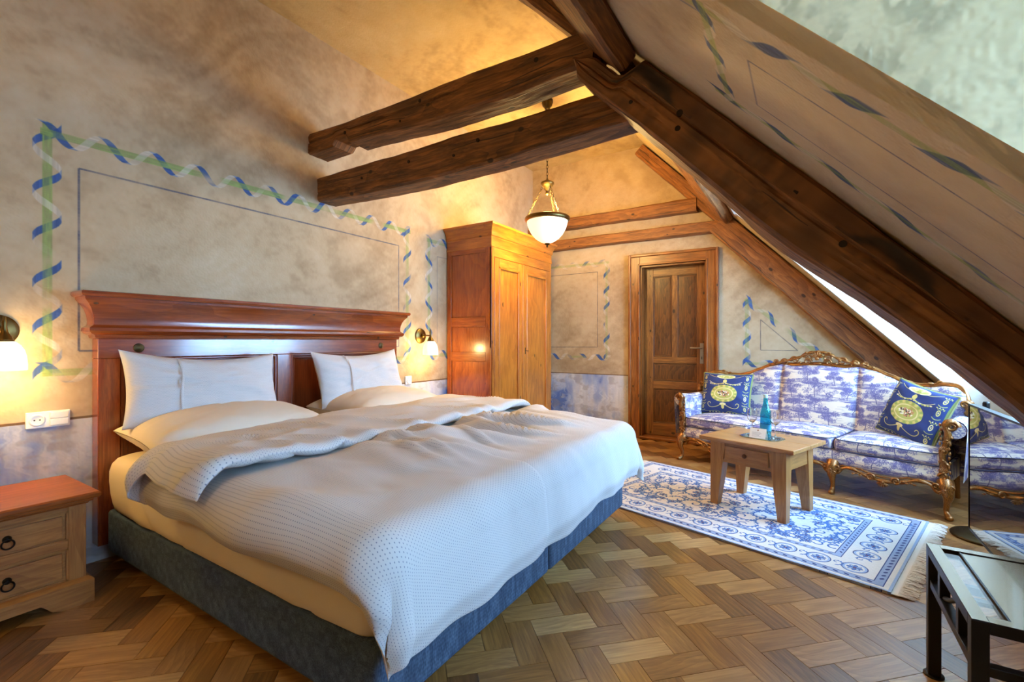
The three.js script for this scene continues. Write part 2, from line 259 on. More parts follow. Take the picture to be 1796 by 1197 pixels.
{ // small woven dots in offset rows
  const t = data(128, 128, (x, y) => { const s = 32, r = Math.floor(y / s), px = ((x + (r % 2) * s / 2) % s) - s / 2, py = (y % s) - s / 2, d = Math.hypot(px * 0.8, py * 1.25), k = smooth(6.0, 3.6, d), g = 0.97 + 0.05 * ((x + y) % 2); return mixc([208 * g, 205 * g, 202 * g], [120, 126, 140], k * 0.85); });
  t.repeat.set(1 / 0.036, 1 / 0.036); M.dotted = new THREE.MeshPhysicalMaterial({ map: t, roughness: 0.8, sheen: 0.25, sheenRoughness: 0.5 });
  const t2 = t.clone(); t2.repeat.set(1 / 0.024, 1 / 0.024); M.dottedFine = new THREE.MeshPhysicalMaterial({ map: t2, roughness: 0.8, sheen: 0.25, sheenRoughness: 0.5 });
}
// ---------- the room ----------
const CEIL = 3.42, FAR = -5.4, BACK = 2.3, KNEE = 4.35, T = 0.16;
const SL = Math.hypot(1, 1.047), SD = [1 / SL, -1.047 / SL], SN = [1.047 / SL, 1 / SL];   // down the roof slope, and out of the room
const slopeX = (y) => (5.006 - y) / 1.047, S0 = [slopeX(CEIL), CEIL];
const DORMER_TOP = 2.35, D1 = [-1.09, 0.25], D2 = [-4.85, -2.72];                          // the two dormers, along z
function extrude(pts, depth, holes = []) { const s = new THREE.Shape(pts.map((p) => new THREE.Vector2(...p))); for (const h of holes) s.holes.push(new THREE.Path(h.map((p) => new THREE.Vector2(...p)))); return new THREE.ExtrudeGeometry(s, { depth, bevelEnabled: false }); }

// floor: oak blocks laid in a herringbone, joints open by a hair
const floor = structure('floor');
part('floor_bed', box(-0.1, KNEE + 0.1, -0.2, -0.013, FAR - 0.3, BACK + 0.1), M.subfloor, floor);
{
  const L = 0.252, W = 0.1045, q = Math.SQRT1_2, r = rng(404), items = [];
  for (let k = -60; k <= 60; k++) for (let m = -30; m <= 30; m++) for (const dir of [0, 1]) {
    const a = (k * W + m * L) + (dir ? W / 2 : L / 2), b = (k * W - m * L) + (dir ? W + L / 2 : W / 2);
    const x = 2.887 + (a + b) * q, z = -2.347 + (b - a) * q;
    if (x < -0.02 || x > KNEE + 0.02 || z < FAR - 0.02 || z > BACK) continue;
    items.push({ x, z, dir, tone: (dir ? [1, 2, 5, 2, 4, 1] : [0, 3, 0, 1, 0, 3])[Math.floor(r() * 6)], v: Math.floor(r() * 4), dy: (r() - 0.5) * 0.0006 });  // tones biased by direction: sheen on one set of blocks put into colour
  }
  const variants = [0, 1, 2, 3].map((i) => { const g = new THREE.BoxGeometry(L - 0.002, 0.012, W - 0.002); g.translate(0, -0.006, 0); return boxUV(g, 0, i * 0.27, i * 0.139); });
  const right = new THREE.Vector3(Math.cos(YAW), 0, -Math.sin(YAW)), ahead = new THREE.Vector3(-Math.sin(YAW), 0, -Math.cos(YAW));
  for (const i of items) {
    const dx = i.x - 3.1, dz = i.z, f = dx * ahead.x + dz * ahead.z, s = dx * right.x + dz * right.z;
    const seen = f > 0.9 && Math.abs(s / f) < 1.13 && 1.14 / f < 0.76 && !(i.x < 2.0 && i.z < -0.95 && i.z > -2.85) && !(i.x < 0.42 && i.z > -0.7 && i.z < -0.2) && i.x < 4.1 && !(i.x < 0.5 && i.z < -3.7 && i.z > -4.8);
    const rx = (i.x - 2.64) * Math.cos(0.27) + (i.z + 3.51) * Math.sin(0.27), rz = -(i.x - 2.64) * Math.sin(0.27) + (i.z + 3.51) * Math.cos(0.27);
    i.score = seen && !(Math.abs(rx) < 0.85 && Math.abs(rz) < 0.5) ? 1 / f : 0;
  }
  items.sort((a, b) => b.score - a.score);
  const rest = M.oak.map(() => []);
  items.forEach((i, n) => {
    const turn = i.dir ? -Math.PI / 4 : Math.PI / 4;
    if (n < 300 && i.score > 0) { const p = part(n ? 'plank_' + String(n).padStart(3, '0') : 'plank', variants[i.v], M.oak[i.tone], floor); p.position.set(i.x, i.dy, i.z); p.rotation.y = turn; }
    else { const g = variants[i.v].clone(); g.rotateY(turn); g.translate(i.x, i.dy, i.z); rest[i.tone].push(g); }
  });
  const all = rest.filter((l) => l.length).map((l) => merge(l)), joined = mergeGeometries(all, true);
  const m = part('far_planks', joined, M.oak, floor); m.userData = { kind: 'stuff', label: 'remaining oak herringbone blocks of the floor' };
}

// the wall behind the bed, with its painted frame and blue dado
{
  const cv = plasterCanvas(2048, 1167, 6.0, CEIL, 61, { dado: 0.752 }), A = (z) => 0.6 - z;
  for (let i = 0; i < 900; i++) { const g = noise2(i * 0.7, 2, 5); cv.ctx.fillStyle = `rgba(92,66,40,${0.5 + 0.4 * g})`; cv.ctx.fillRect(cv.X(i * 6 / 900), cv.Y(0.757 + 0.002 * noise2(i * 0.05, 7)), 8, 3.5); }
  const o = { P: 0.222, A: 0.052, w: 0.036, band: 0.034, wear: 0.34 };
  ribbon(cv, [A(-0.685), 0.97], [A(-0.685), 2.2], { ...o, seed: 3, flip: 1 });
  ribbon(cv, [A(-0.66), 2.15], [A(-3.12), 2.15], { ...o, seed: 4, mirror: true, flip: -1 });
  ribbon(cv, [A(-3.08), 0.98], [A(-3.08), 2.17], { ...o, seed: 5, A: 0.05, wear: 0.36, bandAlpha: 0.5 });
  ribbon(cv, [A(-0.66), 0.985], [A(-3.1), 0.985], { ...o, seed: 6, wear: 0.36, bandAlpha: 0.55 });
  ribbon(cv, [A(-3.37), 0.98], [A(-3.37), 2.14], { ...o, seed: 7, A: 0.05, wear: 0.36, bandAlpha: 0.5, flip: -1 });
  ribbon(cv, [A(-3.34), 2.12], [A(-4.9), 2.12], { ...o, seed: 8, A: 0.05, wear: 0.36, bandAlpha: 0.5 });
  ribbon(cv, [A(-3.34), 1.0], [A(-4.9), 1.0], { ...o, seed: 9, A: 0.05, wear: 0.36, bandAlpha: 0.5 });
  paintedLine(cv, [[A(-0.8), 1.09], [A(-0.8), 2.012], [A(-2.975), 2.0], [A(-2.975), 1.09], [A(-0.8), 1.09]], 0.009, [70, 72, 92], 0.8);
  paintedLine(cv, [[A(-3.49), 1.12], [A(-3.49), 1.98], [A(-4.8), 1.98]], 0.007, [90, 86, 92], 0.6);
  const g = box(-T, 0, -0.2, CEIL + 0.1, FAR - 0.25, 0.6), p = g.attributes.position, uv = g.attributes.uv;
  for (let i = 0; i < p.count; i++) uv.setXY(i, 0.6 - p.getZ(i), p.getY(i));
  structure('wall_left', g, plasterMat(cv, 6.0, CEIL));
  const w2 = structure('wall_left', box(-T, 0, -0.2, CEIL + 0.1, 0.6, BACK + T), plainPlaster);
}
// the wall with the door
{
  const cv = plasterCanvas(1536, 1200, 4.4, CEIL, 71, { dado: 0.728, blue: 0.8 });
  for (let i = 0; i < 700; i++) { const g = noise2(i * 0.7, 2, 6); cv.ctx.fillStyle = `rgba(92,66,40,${0.5 + 0.4 * g})`; cv.ctx.fillRect(cv.X(i * 4.4 / 700), cv.Y(0.733), 6, 3); }
  const o = { P: 0.2, A: 0.04, w: 0.045, band: 0.026, wear: 0.42, bandAlpha: 0.45 };
  ribbon(cv, [0.1, 2.1], [1.07, 2.1], { ...o, seed: 13, flip: -1 }); ribbon(cv, [1.04, 0.92], [1.04, 2.12], { ...o, seed: 14 }); ribbon(cv, [0.1, 0.94], [1.07, 0.94], { ...o, seed: 15 });
  ribbon(cv, [2.577, 0.9], [2.577, 1.58], { ...o, seed: 16, band: 0.036 }); ribbon(cv, [2.56, 1.58], [3.3, 0.93], { ...o, seed: 17, P: 0.26, band: 0.036 }); ribbon(cv, [2.56, 0.905], [3.3, 0.905], { ...o, seed: 18 });
  paintedLine(cv, [[0.1, 1.99], [0.922, 1.995], [0.922, 1.065], [0.1, 1.06]], 0.008, [84, 78, 78], 0.75);
  paintedLine(cv, [[2.703, 1.05], [2.703, 1.36], [3.03, 1.044], [2.703, 1.046]], 0.008, [84, 78, 78], 0.75);
  const g = extrude([[-T, -0.2], [KNEE + T, -0.2], [KNEE + T, 2.6], [KNEE + T, CEIL + 0.1], [-T, CEIL + 0.1]], 0.2, [[[1.454, 0], [1.454, 2.02], [2.182, 2.02], [2.182, 0]]]);
  g.translate(0, 0, FAR - 0.2); structure('wall_far', g, plasterMat(cv, 4.4, CEIL));
}
structure('wall_light_block', box(1.3, 2.35, -0.2, 2.25, -5.68, -5.6), plainPlaster);  // unseen backing, added to block outdoor light leaking under the door
structure('wall_back', box(-T, KNEE + T, -0.2, CEIL + 0.1, BACK, BACK + T), plainPlaster);
structure('ceiling', box(-T, S0[0] + 0.12, CEIL, CEIL + T, FAR - 0.2, BACK + T), plainPlaster);
// roof slope in strips between and above the dormers; the uv runs down the slope and along z
function slopeStrip(name, y0, y1, z0, z1, mat) {
  const s0 = (CEIL - y1) / -SD[1], s1 = (CEIL - y0) / -SD[1], g = new THREE.BoxGeometry(s1 - s0, T, z1 - z0); g.translate((s0 + s1) / 2, T / 2, (z0 + z1) / 2);
  const h = g.toNonIndexed(), p = h.attributes.position, uv = h.attributes.uv; for (let i = 0; i < p.count; i++) uv.setXY(i, p.getX(i), -p.getZ(i));
  h.rotateZ(Math.atan2(SD[1], SD[0])); h.translate(S0[0], S0[1], 0); structure(name, h, mat);
}
{
  const cv = plasterCanvas(1536, 500, 4.8, 1.56, 81, { base: [190, 168, 140], dark: [156, 134, 108], pale: [204, 186, 160] });   // s down the slope, q = -z - 1.09
  const q = (z) => -z - 1.09, sAt = (y) => (CEIL - y) / -SD[1], o = { P: 0.235, A: 0.03, w: 0.075, band: 0.026, wear: 0.38, bandAlpha: 0.6, blue: [40, 66, 118] };
  ribbon(cv, [sAt(2.05), q(-1.27)], [4.7, q(-1.27)], { ...o, seed: 23 }); ribbon(cv, [sAt(2.05), q(-1.8)], [4.7, q(-1.8)], { ...o, seed: 24, flip: -1 }); ribbon(cv, [sAt(2.0), q(-1.24)], [sAt(2.0), q(-1.83)], { ...o, seed: 25, P: 0.2, w: 0.05 });
  paintedLine(cv, [[4.7, q(-1.4)], [sAt(1.9), q(-1.4)], [sAt(1.9), q(-1.68)], [4.7, q(-1.68)]], 0.006, [84, 84, 112], 0.8);
  slopeStrip('wall_slope', 0.4, CEIL, D2[1], D1[0], plasterMat(cv, 4.8, 1.56, 0, 1.09));
}
slopeStrip('wall_slope', 0.4, CEIL, D1[1], BACK + T, plainPlaster);
slopeStrip('wall_slope', 0.4, CEIL, FAR - 0.1, D2[0], plainPlaster);
for (const D of [D1, D2]) slopeStrip('wall_slope', DORMER_TOP, CEIL, D[0], D[1], plainPlaster);
// knee wall, dormer cheeks, dormer ceilings, windows
for (const [z0, z1] of [[FAR - 0.1, D2[0]], [D2[1], D1[0]], [D1[1], BACK + 0.1]]) structure('wall_knee', box(KNEE, KNEE + T, -0.2, 0.75, z0, z1), plainPlaster);
const cheek = [[slopeX(DORMER_TOP + 0.05), DORMER_TOP + 0.05], [slopeX(0.44), 0.44], [KNEE + T, 0.44], [KNEE + T, DORMER_TOP + 0.05]];
let windowNumber = 0;
for (const [D, pane, pale] of [[D1, [-1.0, -0.3], palePlaster], [D2, [-4.72, -2.85], whitePlaster]]) {
  for (const [z, s] of [[D[0], -1], [D[1], 1]]) { const g = extrude(cheek, 0.1); g.translate(0, 0, s < 0 ? z - 0.096 : z - 0.004); structure('wall_dormer', boxUV(g, 1), pale); }
  structure('ceiling_dormer', box(slopeX(DORMER_TOP) - 0.02, KNEE + T, DORMER_TOP, DORMER_TOP + 0.1, D[0] - 0.1, D[1] + 0.1), pale);
  const small = D === D1, y0 = small ? 0.9 : 0.86, y1 = small ? 2.1 : 2.2, [a, b] = pane;
  const wall = extrude([[-D[1] - 0.1, -0.2], [-D[0] + 0.1, -0.2], [-D[0] + 0.1, DORMER_TOP + 0.1], [-D[1] - 0.1, DORMER_TOP + 0.1]], T, [[[-b, y0], [-b, y1], [-a, y1], [-a, y0]]]);
  wall.rotateY(Math.PI / 2); wall.translate(KNEE, 0, 0); structure('wall_window', boxUV(wall, 1), pale);
  const w = structure('window_' + (++windowNumber)), f = 0.05, X0 = KNEE + 0.05, X1 = KNEE + 0.11, mid = (a + b) / 2, wide = b - a > 1.4;
  part('window_frame', [box(X0, X1, y0, y0 + f, a, b), box(X0, X1, y1 - f, y1, a, b), box(X0, X1, y0, y1, a, a + f), box(X0, X1, y0, y1, b - f, b), ...(wide ? [box(X0, X1, y0, y1, mid - 0.045, mid + 0.045)] : [])], M.whitePaint, w);
  for (const [c, d] of wide ? [[a + f, mid - 0.045], [mid + 0.045, b - f]] : [[a + f, b - f]]) part('pane', box(KNEE + 0.078, KNEE + 0.082, y0 + f, y1 - f, c, d), M.glassPane, w);
  part('window_sill', box(KNEE - 0.05, KNEE + 0.06, y0 - 0.03, y0, a - 0.04, b + 0.04, 2, 0.008), M.whitePaint, w);
}

// ---------- timbers ----------
const pegWood = new THREE.MeshStandardMaterial({ color: 0x1c0f07, roughness: 0.8 });
function beam(name, label, geo, mat, pos = [0, 0, 0], turnZ = 0, pegs = []) { const m = new THREE.Mesh(geo, mat); m.name = numbered(name); scene.add(m); m.position.set(...pos); m.rotation.z = turnZ; tag(m, label, 'beam');
  for (const [x, y, z, r] of pegs) part('peg', new THREE.CylinderGeometry(r, r * 1.1, 0.016, 10).rotateX(Math.PI / 2).translate(x, y, z), pegWood, m);
  return m; }
const slopeTurn = Math.atan2(SD[1], SD[0]), onSlope = (s, d = 0) => [S0[0] + SD[0] * s - SN[0] * d, S0[1] + SD[1] * s - SN[1] * d];
beam('ceiling_beam', 'upper of the two near collar beams, notched underside by the wall', timber(2.24, (s) => s < 0.3 ? 2.512 : s < 0.44 ? 2.548 : lerp(2.50, 2.455, smooth(0.44, 1.3, s)) + 0.02 * smooth(1.7, 2.1, s), (s) => 2.662 - 0.005 * s + 0.012 * (noise2(s * 2.2, 1, 3) - 0.5), -2.255, -2.075, 31, 0.006, 0.6), M.beam, [0, 0, 0], 0, [[0.42, 2.575, -2.078, 0.012], [1.12, 2.6, -2.078, 0.011], [0.95, 2.52, -2.078, 0.007], [1.93, 2.585, -2.078, 0.013]]);
beam('ceiling_beam', 'lower of the two near collar beams, in front of the pendant chain', timber(2.5, (s) => 2.19 - 0.04 * Math.sin(s / 2.4 * Math.PI), (s) => 2.364 + 0.012 * (noise2(s * 2.2, 1, 4) - 0.5), -2.325, -2.15, 32, 0.006, 0.45), M.beam, [0, 0, 0], 0, [[0.5, 2.27, -2.153, 0.008], [0.95, 2.29, -2.153, 0.01], [1.5, 2.3, -2.153, 0.011], [1.32, 2.25, -2.153, 0.008]]);
beam('ceiling_beam', 'upper of two pale beams on the wall above the door', timber(2.1, (s) => 2.552, (s) => 2.69, -5.405, -5.27, 33), M.beamPale);
beam('ceiling_beam', 'lower pale beam directly above the door casing', timber(2.36, (s) => 2.30, (s) => 2.43, -5.405, -5.30, 34), M.beamPale);
{
  const s0 = 1.12, [x, y] = onSlope(s0);
  // its head is rounded; near the knee a worn hollow in its upper side lets the light of the bay behind through
  beam('roof_strut', 'massive dark diagonal roof strut crossing the right side', timber(3.02, (s) => -0.225 + 0.05 * smooth(0.09, 0, s) + 0.045 * smooth(1.1, 2.1, s) + 0.018 * (noise2(s * 1.6, 3, 8) - 0.5), (s) => -0.05 * smooth(0.1, 0, s) - 0.108 * smooth(0.31, 0.27, s) - 0.004, -2.28, -2.02, 35, 0.009, 0.55), M.beam, [x, y, 0], slopeTurn, [[0.62, -0.09, -2.026, 0.014], [0.66, -0.14, -2.026, 0.012], [0.98, -0.15, -2.026, 0.016], [1.2, -0.07, -2.026, 0.01], [1.45, -0.11, -2.026, 0.013], [0.4, -0.17, -2.026, 0.009]]);
  const [ux, uy] = onSlope(0.0); beam('rafter', 'thin upper rafter rising behind the near upper collar beam', timber(1.25, -0.075, 0.005, -2.32, -2.16, 36), M.beam, [ux, uy, 0], slopeTurn);
  const [fx, fy] = onSlope(1.30); beam('rafter', 'long pale rafter sloping down to the sofa on the door wall', timber(2.85, -0.245, -0.01, -5.41, -5.26, 37), M.beamPale, [fx, fy, 0], slopeTurn);
  const [bx, by] = onSlope(0.02); beam('rafter', 'short pale rafter from the ceiling to the beams above the door', timber(1.5, -0.14, -0.005, -5.41, -5.28, 38), M.beamPale, [bx, by, 0], slopeTurn);
  for (const [z0, z1, label, mt, sd] of [[-2.03, 2.28, 'dark purlin running overhead from the strut to behind the viewer', M.beam, 39], [-5.27, -2.3, 'purlin running from the strut back to the door wall', M.beamPale, 40]]) {
    const g = timber(z1 - z0, -0.1, -0.002, -0.125, 0.125, sd, 0.006); const [px, py] = onSlope(1.26);
    g.applyMatrix4(new THREE.Matrix4().makeBasis(new THREE.Vector3(0, 0, -1), new THREE.Vector3(SN[0], SN[1], 0), new THREE.Vector3(SD[0], SD[1], 0)).setPosition(px, py, z1)); beam('purlin', label, g, mt);
  }
}

// ---------- door ----------
{
  const d = structure('door_1'), z = -5.51;
  const casing = structure('trim_1');
  for (const [x0, x1, y0, y1, nm] of [[1.334, 1.454, 0, 2.14, 'casing_post'], [2.182, 2.297, 0, 2.14, 'casing_post'], [1.454, 2.182, 2.02, 2.14, 'casing_head']]) part(nm, box(x0, x1, y0, y1, FAR - 0.005, FAR + 0.025, undefined, 0.004), M.casing, casing);
  part('casing_edge', [box(1.322, 1.352, 0, 2.152, FAR - 0.005, FAR + 0.045, 1, 0.008), box(2.28, 2.31, 0, 2.152, FAR - 0.005, FAR + 0.045, 1, 0.008), box(1.352, 2.28, 2.122, 2.152, FAR - 0.005, FAR + 0.045, 0, 0.008)], M.casing, casing);
  part('casing_bead', [box(1.436, 1.456, 0, 2.04, FAR - 0.005, FAR + 0.036, 1, 0.006), box(2.18, 2.2, 0, 2.04, FAR - 0.005, FAR + 0.036, 1, 0.006), box(1.436, 2.2, 2.02, 2.04, FAR - 0.005, FAR + 0.036, 0, 0.006)], M.casing, casing);
  part('jamb', [box(1.454, 1.472, 0, 2.02, -5.58, FAR), box(2.164, 2.182, 0, 2.02, -5.58, FAR), box(1.454, 2.182, 2.002, 2.02, -5.58, FAR)], M.casing, casing);
  part('threshold', box(1.454, 2.182, -0.005, 0.03, -5.6, -5.36, 0, 0.008), M.casing, casing);
  const x0 = 1.474, x1 = 2.162, y0 = 0.035, y1 = 2.0, zb = z - 0.04;
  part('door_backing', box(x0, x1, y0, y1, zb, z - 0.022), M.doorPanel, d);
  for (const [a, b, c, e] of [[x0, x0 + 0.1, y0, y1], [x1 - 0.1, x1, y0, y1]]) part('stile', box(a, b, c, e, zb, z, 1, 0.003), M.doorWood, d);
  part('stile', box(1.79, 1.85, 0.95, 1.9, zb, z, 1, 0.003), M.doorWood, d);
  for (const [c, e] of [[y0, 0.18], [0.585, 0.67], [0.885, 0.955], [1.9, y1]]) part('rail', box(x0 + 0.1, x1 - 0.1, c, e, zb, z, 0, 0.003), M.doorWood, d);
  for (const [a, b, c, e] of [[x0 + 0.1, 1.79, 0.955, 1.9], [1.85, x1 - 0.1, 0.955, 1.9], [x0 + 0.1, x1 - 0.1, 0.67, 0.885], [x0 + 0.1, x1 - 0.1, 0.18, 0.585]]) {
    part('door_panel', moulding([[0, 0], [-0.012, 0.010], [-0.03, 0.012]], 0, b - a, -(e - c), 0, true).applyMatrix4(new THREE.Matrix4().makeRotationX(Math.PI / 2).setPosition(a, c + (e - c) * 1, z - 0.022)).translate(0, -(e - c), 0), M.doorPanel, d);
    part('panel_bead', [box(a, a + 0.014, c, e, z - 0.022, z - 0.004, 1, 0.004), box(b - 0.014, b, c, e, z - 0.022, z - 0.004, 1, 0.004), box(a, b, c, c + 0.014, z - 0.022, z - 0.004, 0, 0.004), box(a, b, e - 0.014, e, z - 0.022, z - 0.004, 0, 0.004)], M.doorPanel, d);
  }
  const plate = part('lock_plate', box(2.095, 2.135, 0.885, 1.115, z - 0.001, z + 0.006, 1, 0.004), M.steel, d);
  part('handle', [tube([[2.115, 1.06, z], [2.115, 1.06, z + 0.045], [2.10, 1.06, z + 0.052], [2.0, 1.062, z + 0.05]], 0.009, 32)], M.steel, plate);
  part('keyhole', box(2.111, 2.119, 0.935, 0.965, z + 0.005, z + 0.0075), M.plasticDark, plate);
}
// ---------- headboard ----------
{
  const h = thing('headboard', 'wide reddish-brown wooden headboard with moulded crown behind the bed', 'headboard', [0, 0, 0]);
  const z0 = -2.87, z1 = -0.85, xb = 0.085, prof = [];
  for (const [o, y] of [[0.0, 1.15], [0.012, 1.155], [0.016, 1.17], [0.034, 1.178], [0.044, 1.192], [0.042, 1.207], [0.028, 1.216], [0.022, 1.222], [0.02, 1.24], [0.024, 1.27], [0.033, 1.30], [0.047, 1.325], [0.062, 1.343], [0.066, 1.35], [0.066, 1.358], [0.078, 1.362], [0.084, 1.372], [0.082, 1.384], [0.076, 1.388]]) prof.push([o, y]);
  part('crown', moulding(prof, 0.004, xb, z0, z1), M.cherry, h);
  part('back_panel', box(0.004, 0.05, 0.1, 1.15, z0 + 0.01, z1 - 0.01, 1), M.cherryDark, h);
  part('rail', box(0.004, xb, 1.05, 1.152, z0, z1, 2, 0.004), M.cherry, h);
  for (const [a, b] of [[z1 - 0.092, z1], [z0, z0 + 0.06], [-1.89, -1.79]]) part('stile', box(0.004, xb, 0.1, 1.05, a, b, 1, 0.004), M.cherry, h);
  for (const [a, b] of [[-1.79, -0.942], [-2.81, -1.89]]) {
    part('panel', box(0.05, 0.062, 0.1, 1.05, a + 0.03, b - 0.03, 1), M.cherryDark, h);
    part('panel_moulding', [box(0.05, 0.082, 0.1, 1.05, a, a + 0.016, 1, 0.006), box(0.05, 0.072, 0.1, 1.034, a + 0.014, a + 0.034, 1, 0.006), box(0.05, 0.082, 0.1, 1.05, b - 0.016, b, 1, 0.006), box(0.05, 0.072, 0.1, 1.034, b - 0.034, b - 0.014, 1, 0.006), box(0.05, 0.082, 1.034, 1.05, a, b, 2, 0.006), box(0.05, 0.072, 1.014, 1.036, a + 0.014, b - 0.014, 2, 0.006)], M.cherryDark, h);
  }
  for (const z of [-1.02, -2.69]) { const k = part('bolt_cap', lathe([[0, 0.01], [0.012, 0.009], [0.016, 0.005], [0.021, 0.006], [0.024, 0.003], [0.025, 0]], 24).rotateZ(-Math.PI / 2).translate(xb, 1.103, z), M.bronze, h); k.userData.label = 'small dark brass cap'; }
}
// ---------- bed ----------
const BX0 = 0.105, BX1 = 2.1, BZ0 = -2.92, BZ1 = -0.88, BTOP = 0.56;
{
  const b = thing('box_spring_bed', 'large double bed with blue-grey upholstered base and cream fitted sheet', 'bed');
  for (const [a, c] of [[BZ0, (BZ0 + BZ1) / 2 - 0.002], [(BZ0 + BZ1) / 2 + 0.002, BZ1]]) part('base', box(BX0, BX1, 0.07, 0.285, a, c, 0, 0.022), M.upholstery, b);
  for (const x of [BX0 + 0.1, BX1 - 0.1]) for (const z of [BZ0 + 0.12, BZ1 - 0.12]) part('leg', lathe([[0.018, 0], [0.026, 0.075]], 16).translate(x, 0, z), M.blackMetal, b);
  // mattress: soft box with a fitted sheet that puckers along its lower side
  const cx = (BX0 + BX1) / 2, cz = (BZ0 + BZ1) / 2, hx = (BX1 - BX0) / 2 - 0.005, hz = (BZ1 - BZ0) / 2 + 0.0, rc = 0.09;
  const ringPts = 400, outline = []; // rounded rectangle
  { const L = [[hx, hz], [-hx, hz], [-hx, -hz], [hx, -hz]], raw = []; const seg = 90; for (let k = 0; k < 4; k++) { const [px, pz] = L[k], sx = Math.sign(px), sz = Math.sign(pz), a0 = k === 0 ? 0 : k === 1 ? 90 : k === 2 ? 180 : 270; for (let i = 0; i <= 8; i++) { const a = (a0 + i / 8 * 90) * Math.PI / 180; raw.push([sx * (hx - rc) + rc * Math.cos(a), sz * (hz - rc) + rc * Math.sin(a)]); } }
    const acc = [0]; for (let i = 1; i <= raw.length; i++) { const A = raw[i - 1], B = raw[i % raw.length]; acc.push(acc[i - 1] + Math.hypot(A[0] - B[0], A[1] - B[1])); }
    for (let i = 0; i <= ringPts; i++) { const t = i / ringPts * acc[raw.length]; let k = 0; while (k < raw.length - 1 && acc[k + 1] < t) k++; const f = (t - acc[k]) / (acc[k + 1] - acc[k] || 1), A = raw[k], B = raw[(k + 1) % raw.length]; outline.push([lerp(A[0], B[0], f), lerp(A[1], B[1], f), t]); } }
  const prof = [[-0.012, 0.285], [0.004, 0.30], [0.012, 0.33], [0.014, 0.38], [0.014, 0.44], [0.012, 0.49], [0.004, 0.525], [-0.012, 0.548], [-0.035, 0.558], [-0.07, 0.561], [-0.2, 0.562], [-0.6, 0.563], [-0.99, 0.563]];
  part('mattress', grid(ringPts, prof.length - 1, (u, v) => {
    const [x, z, t] = outline[Math.round(u * ringPts)], [o, y] = prof[Math.round(v * (prof.length - 1))], low = smooth(0.50, 0.33, y) * (y < 0.3 ? 0.4 : 1);
    const fold = (Math.abs(noise2(t * 7 - y * 7, 1, 6) - 0.5) * 2 - 0.5) * 0.02 * low * smooth(0.35, 0.6, noise2(t * 1.3, 4, 8)) + (noise2(t * 2.2 + y * 3, y * 5, 9) - 0.5) * 0.012 * low, l = Math.hypot(x / hx, z / hz);
    const k = 1 + (o + fold) / (Math.abs(x) / hx > Math.abs(z) / hz ? hx : hz);
    return [cx + x * k, y, cz + z * k];
  }), M.sheet, b);
}
// ---------- pillows ----------
function layPillow(name, label, mat, w, h, t, seed, place_, opt, group) {
  const p = thing(name, label, 'pillow', [0, 0, 0], 0, group);
  const m = new THREE.Matrix4().compose(new THREE.Vector3(...place_.p), new THREE.Quaternion().setFromEuler(new THREE.Euler(...place_.r, 'YXZ')), new THREE.Vector3(1, 1, 1));
  part('pillow_case', pillow(w, h, t, seed, opt), mat, p);
  if (opt && opt.seam) for (const s of opt.seam) part('seam', grid(2, 30, (u, v) => { const b = v * 1.94 - 0.97, a = s, e = Math.pow(1 - Math.abs(a) ** 2.6, 0.5) * Math.pow(1 - Math.abs(b) ** 2.6, 0.5); return [a * w / 2 + (u - 0.5) * 0.012 + 0.006 * Math.sin(b * 4), b * h / 2 * (1 - (opt.pinch ?? 0.05) * 1.4 * (1 - a * a) * Math.abs(b)) - (opt.sag ?? 0) * (1 - a * a) * (b > 0 ? b : 0), t / 2 * e + 0.008 + 0.003 * Math.sin(u * Math.PI)]; }, (u, v) => [u * 0.01, v * h]), mat, p);
  for (const c of p.children) c.geometry.applyMatrix4(m);
  return p;
}
layPillow('pillow', 'cream pillow lying flat under the upright left pillow', M.pillowCase, 0.90, 0.58, 0.25, 3, { p: [0.44, 0.665, -1.33], r: [-Math.PI / 2 + 0.06, Math.PI / 2 - 0.06, 0] }, { wrinkle: 0.004 }, 'cream pillows');
layPillow('pillow', 'cream pillow lying flat under the upright right pillow', M.pillowCase, 0.90, 0.58, 0.25, 8, { p: [0.43, 0.665, -2.41], r: [-Math.PI / 2 + 0.06, Math.PI / 2 + 0.02, 0] }, { wrinkle: 0.004 }, 'cream pillows');
layPillow('pillow', 'pale dotted pillow propped upright against the left headboard panel', M.dottedFine, 0.78, 0.41, 0.15, 5, { p: [0.26, 0.885, -1.28], r: [-0.3, Math.PI / 2 - 0.04, -0.045] }, { wrinkle: 0.007, pinch: 0.06, sag: 0.035, seam: [-0.38] }, 'dotted pillows');
layPillow('pillow', 'pale dotted pillow propped upright against the right headboard panel', M.dottedFine, 0.80, 0.41, 0.15, 6, { p: [0.26, 0.875, -2.35], r: [-0.3, Math.PI / 2 + 0.03, 0.01] }, { wrinkle: 0.007, pinch: 0.06, sag: 0.03, seam: [-0.38] }, 'dotted pillows');
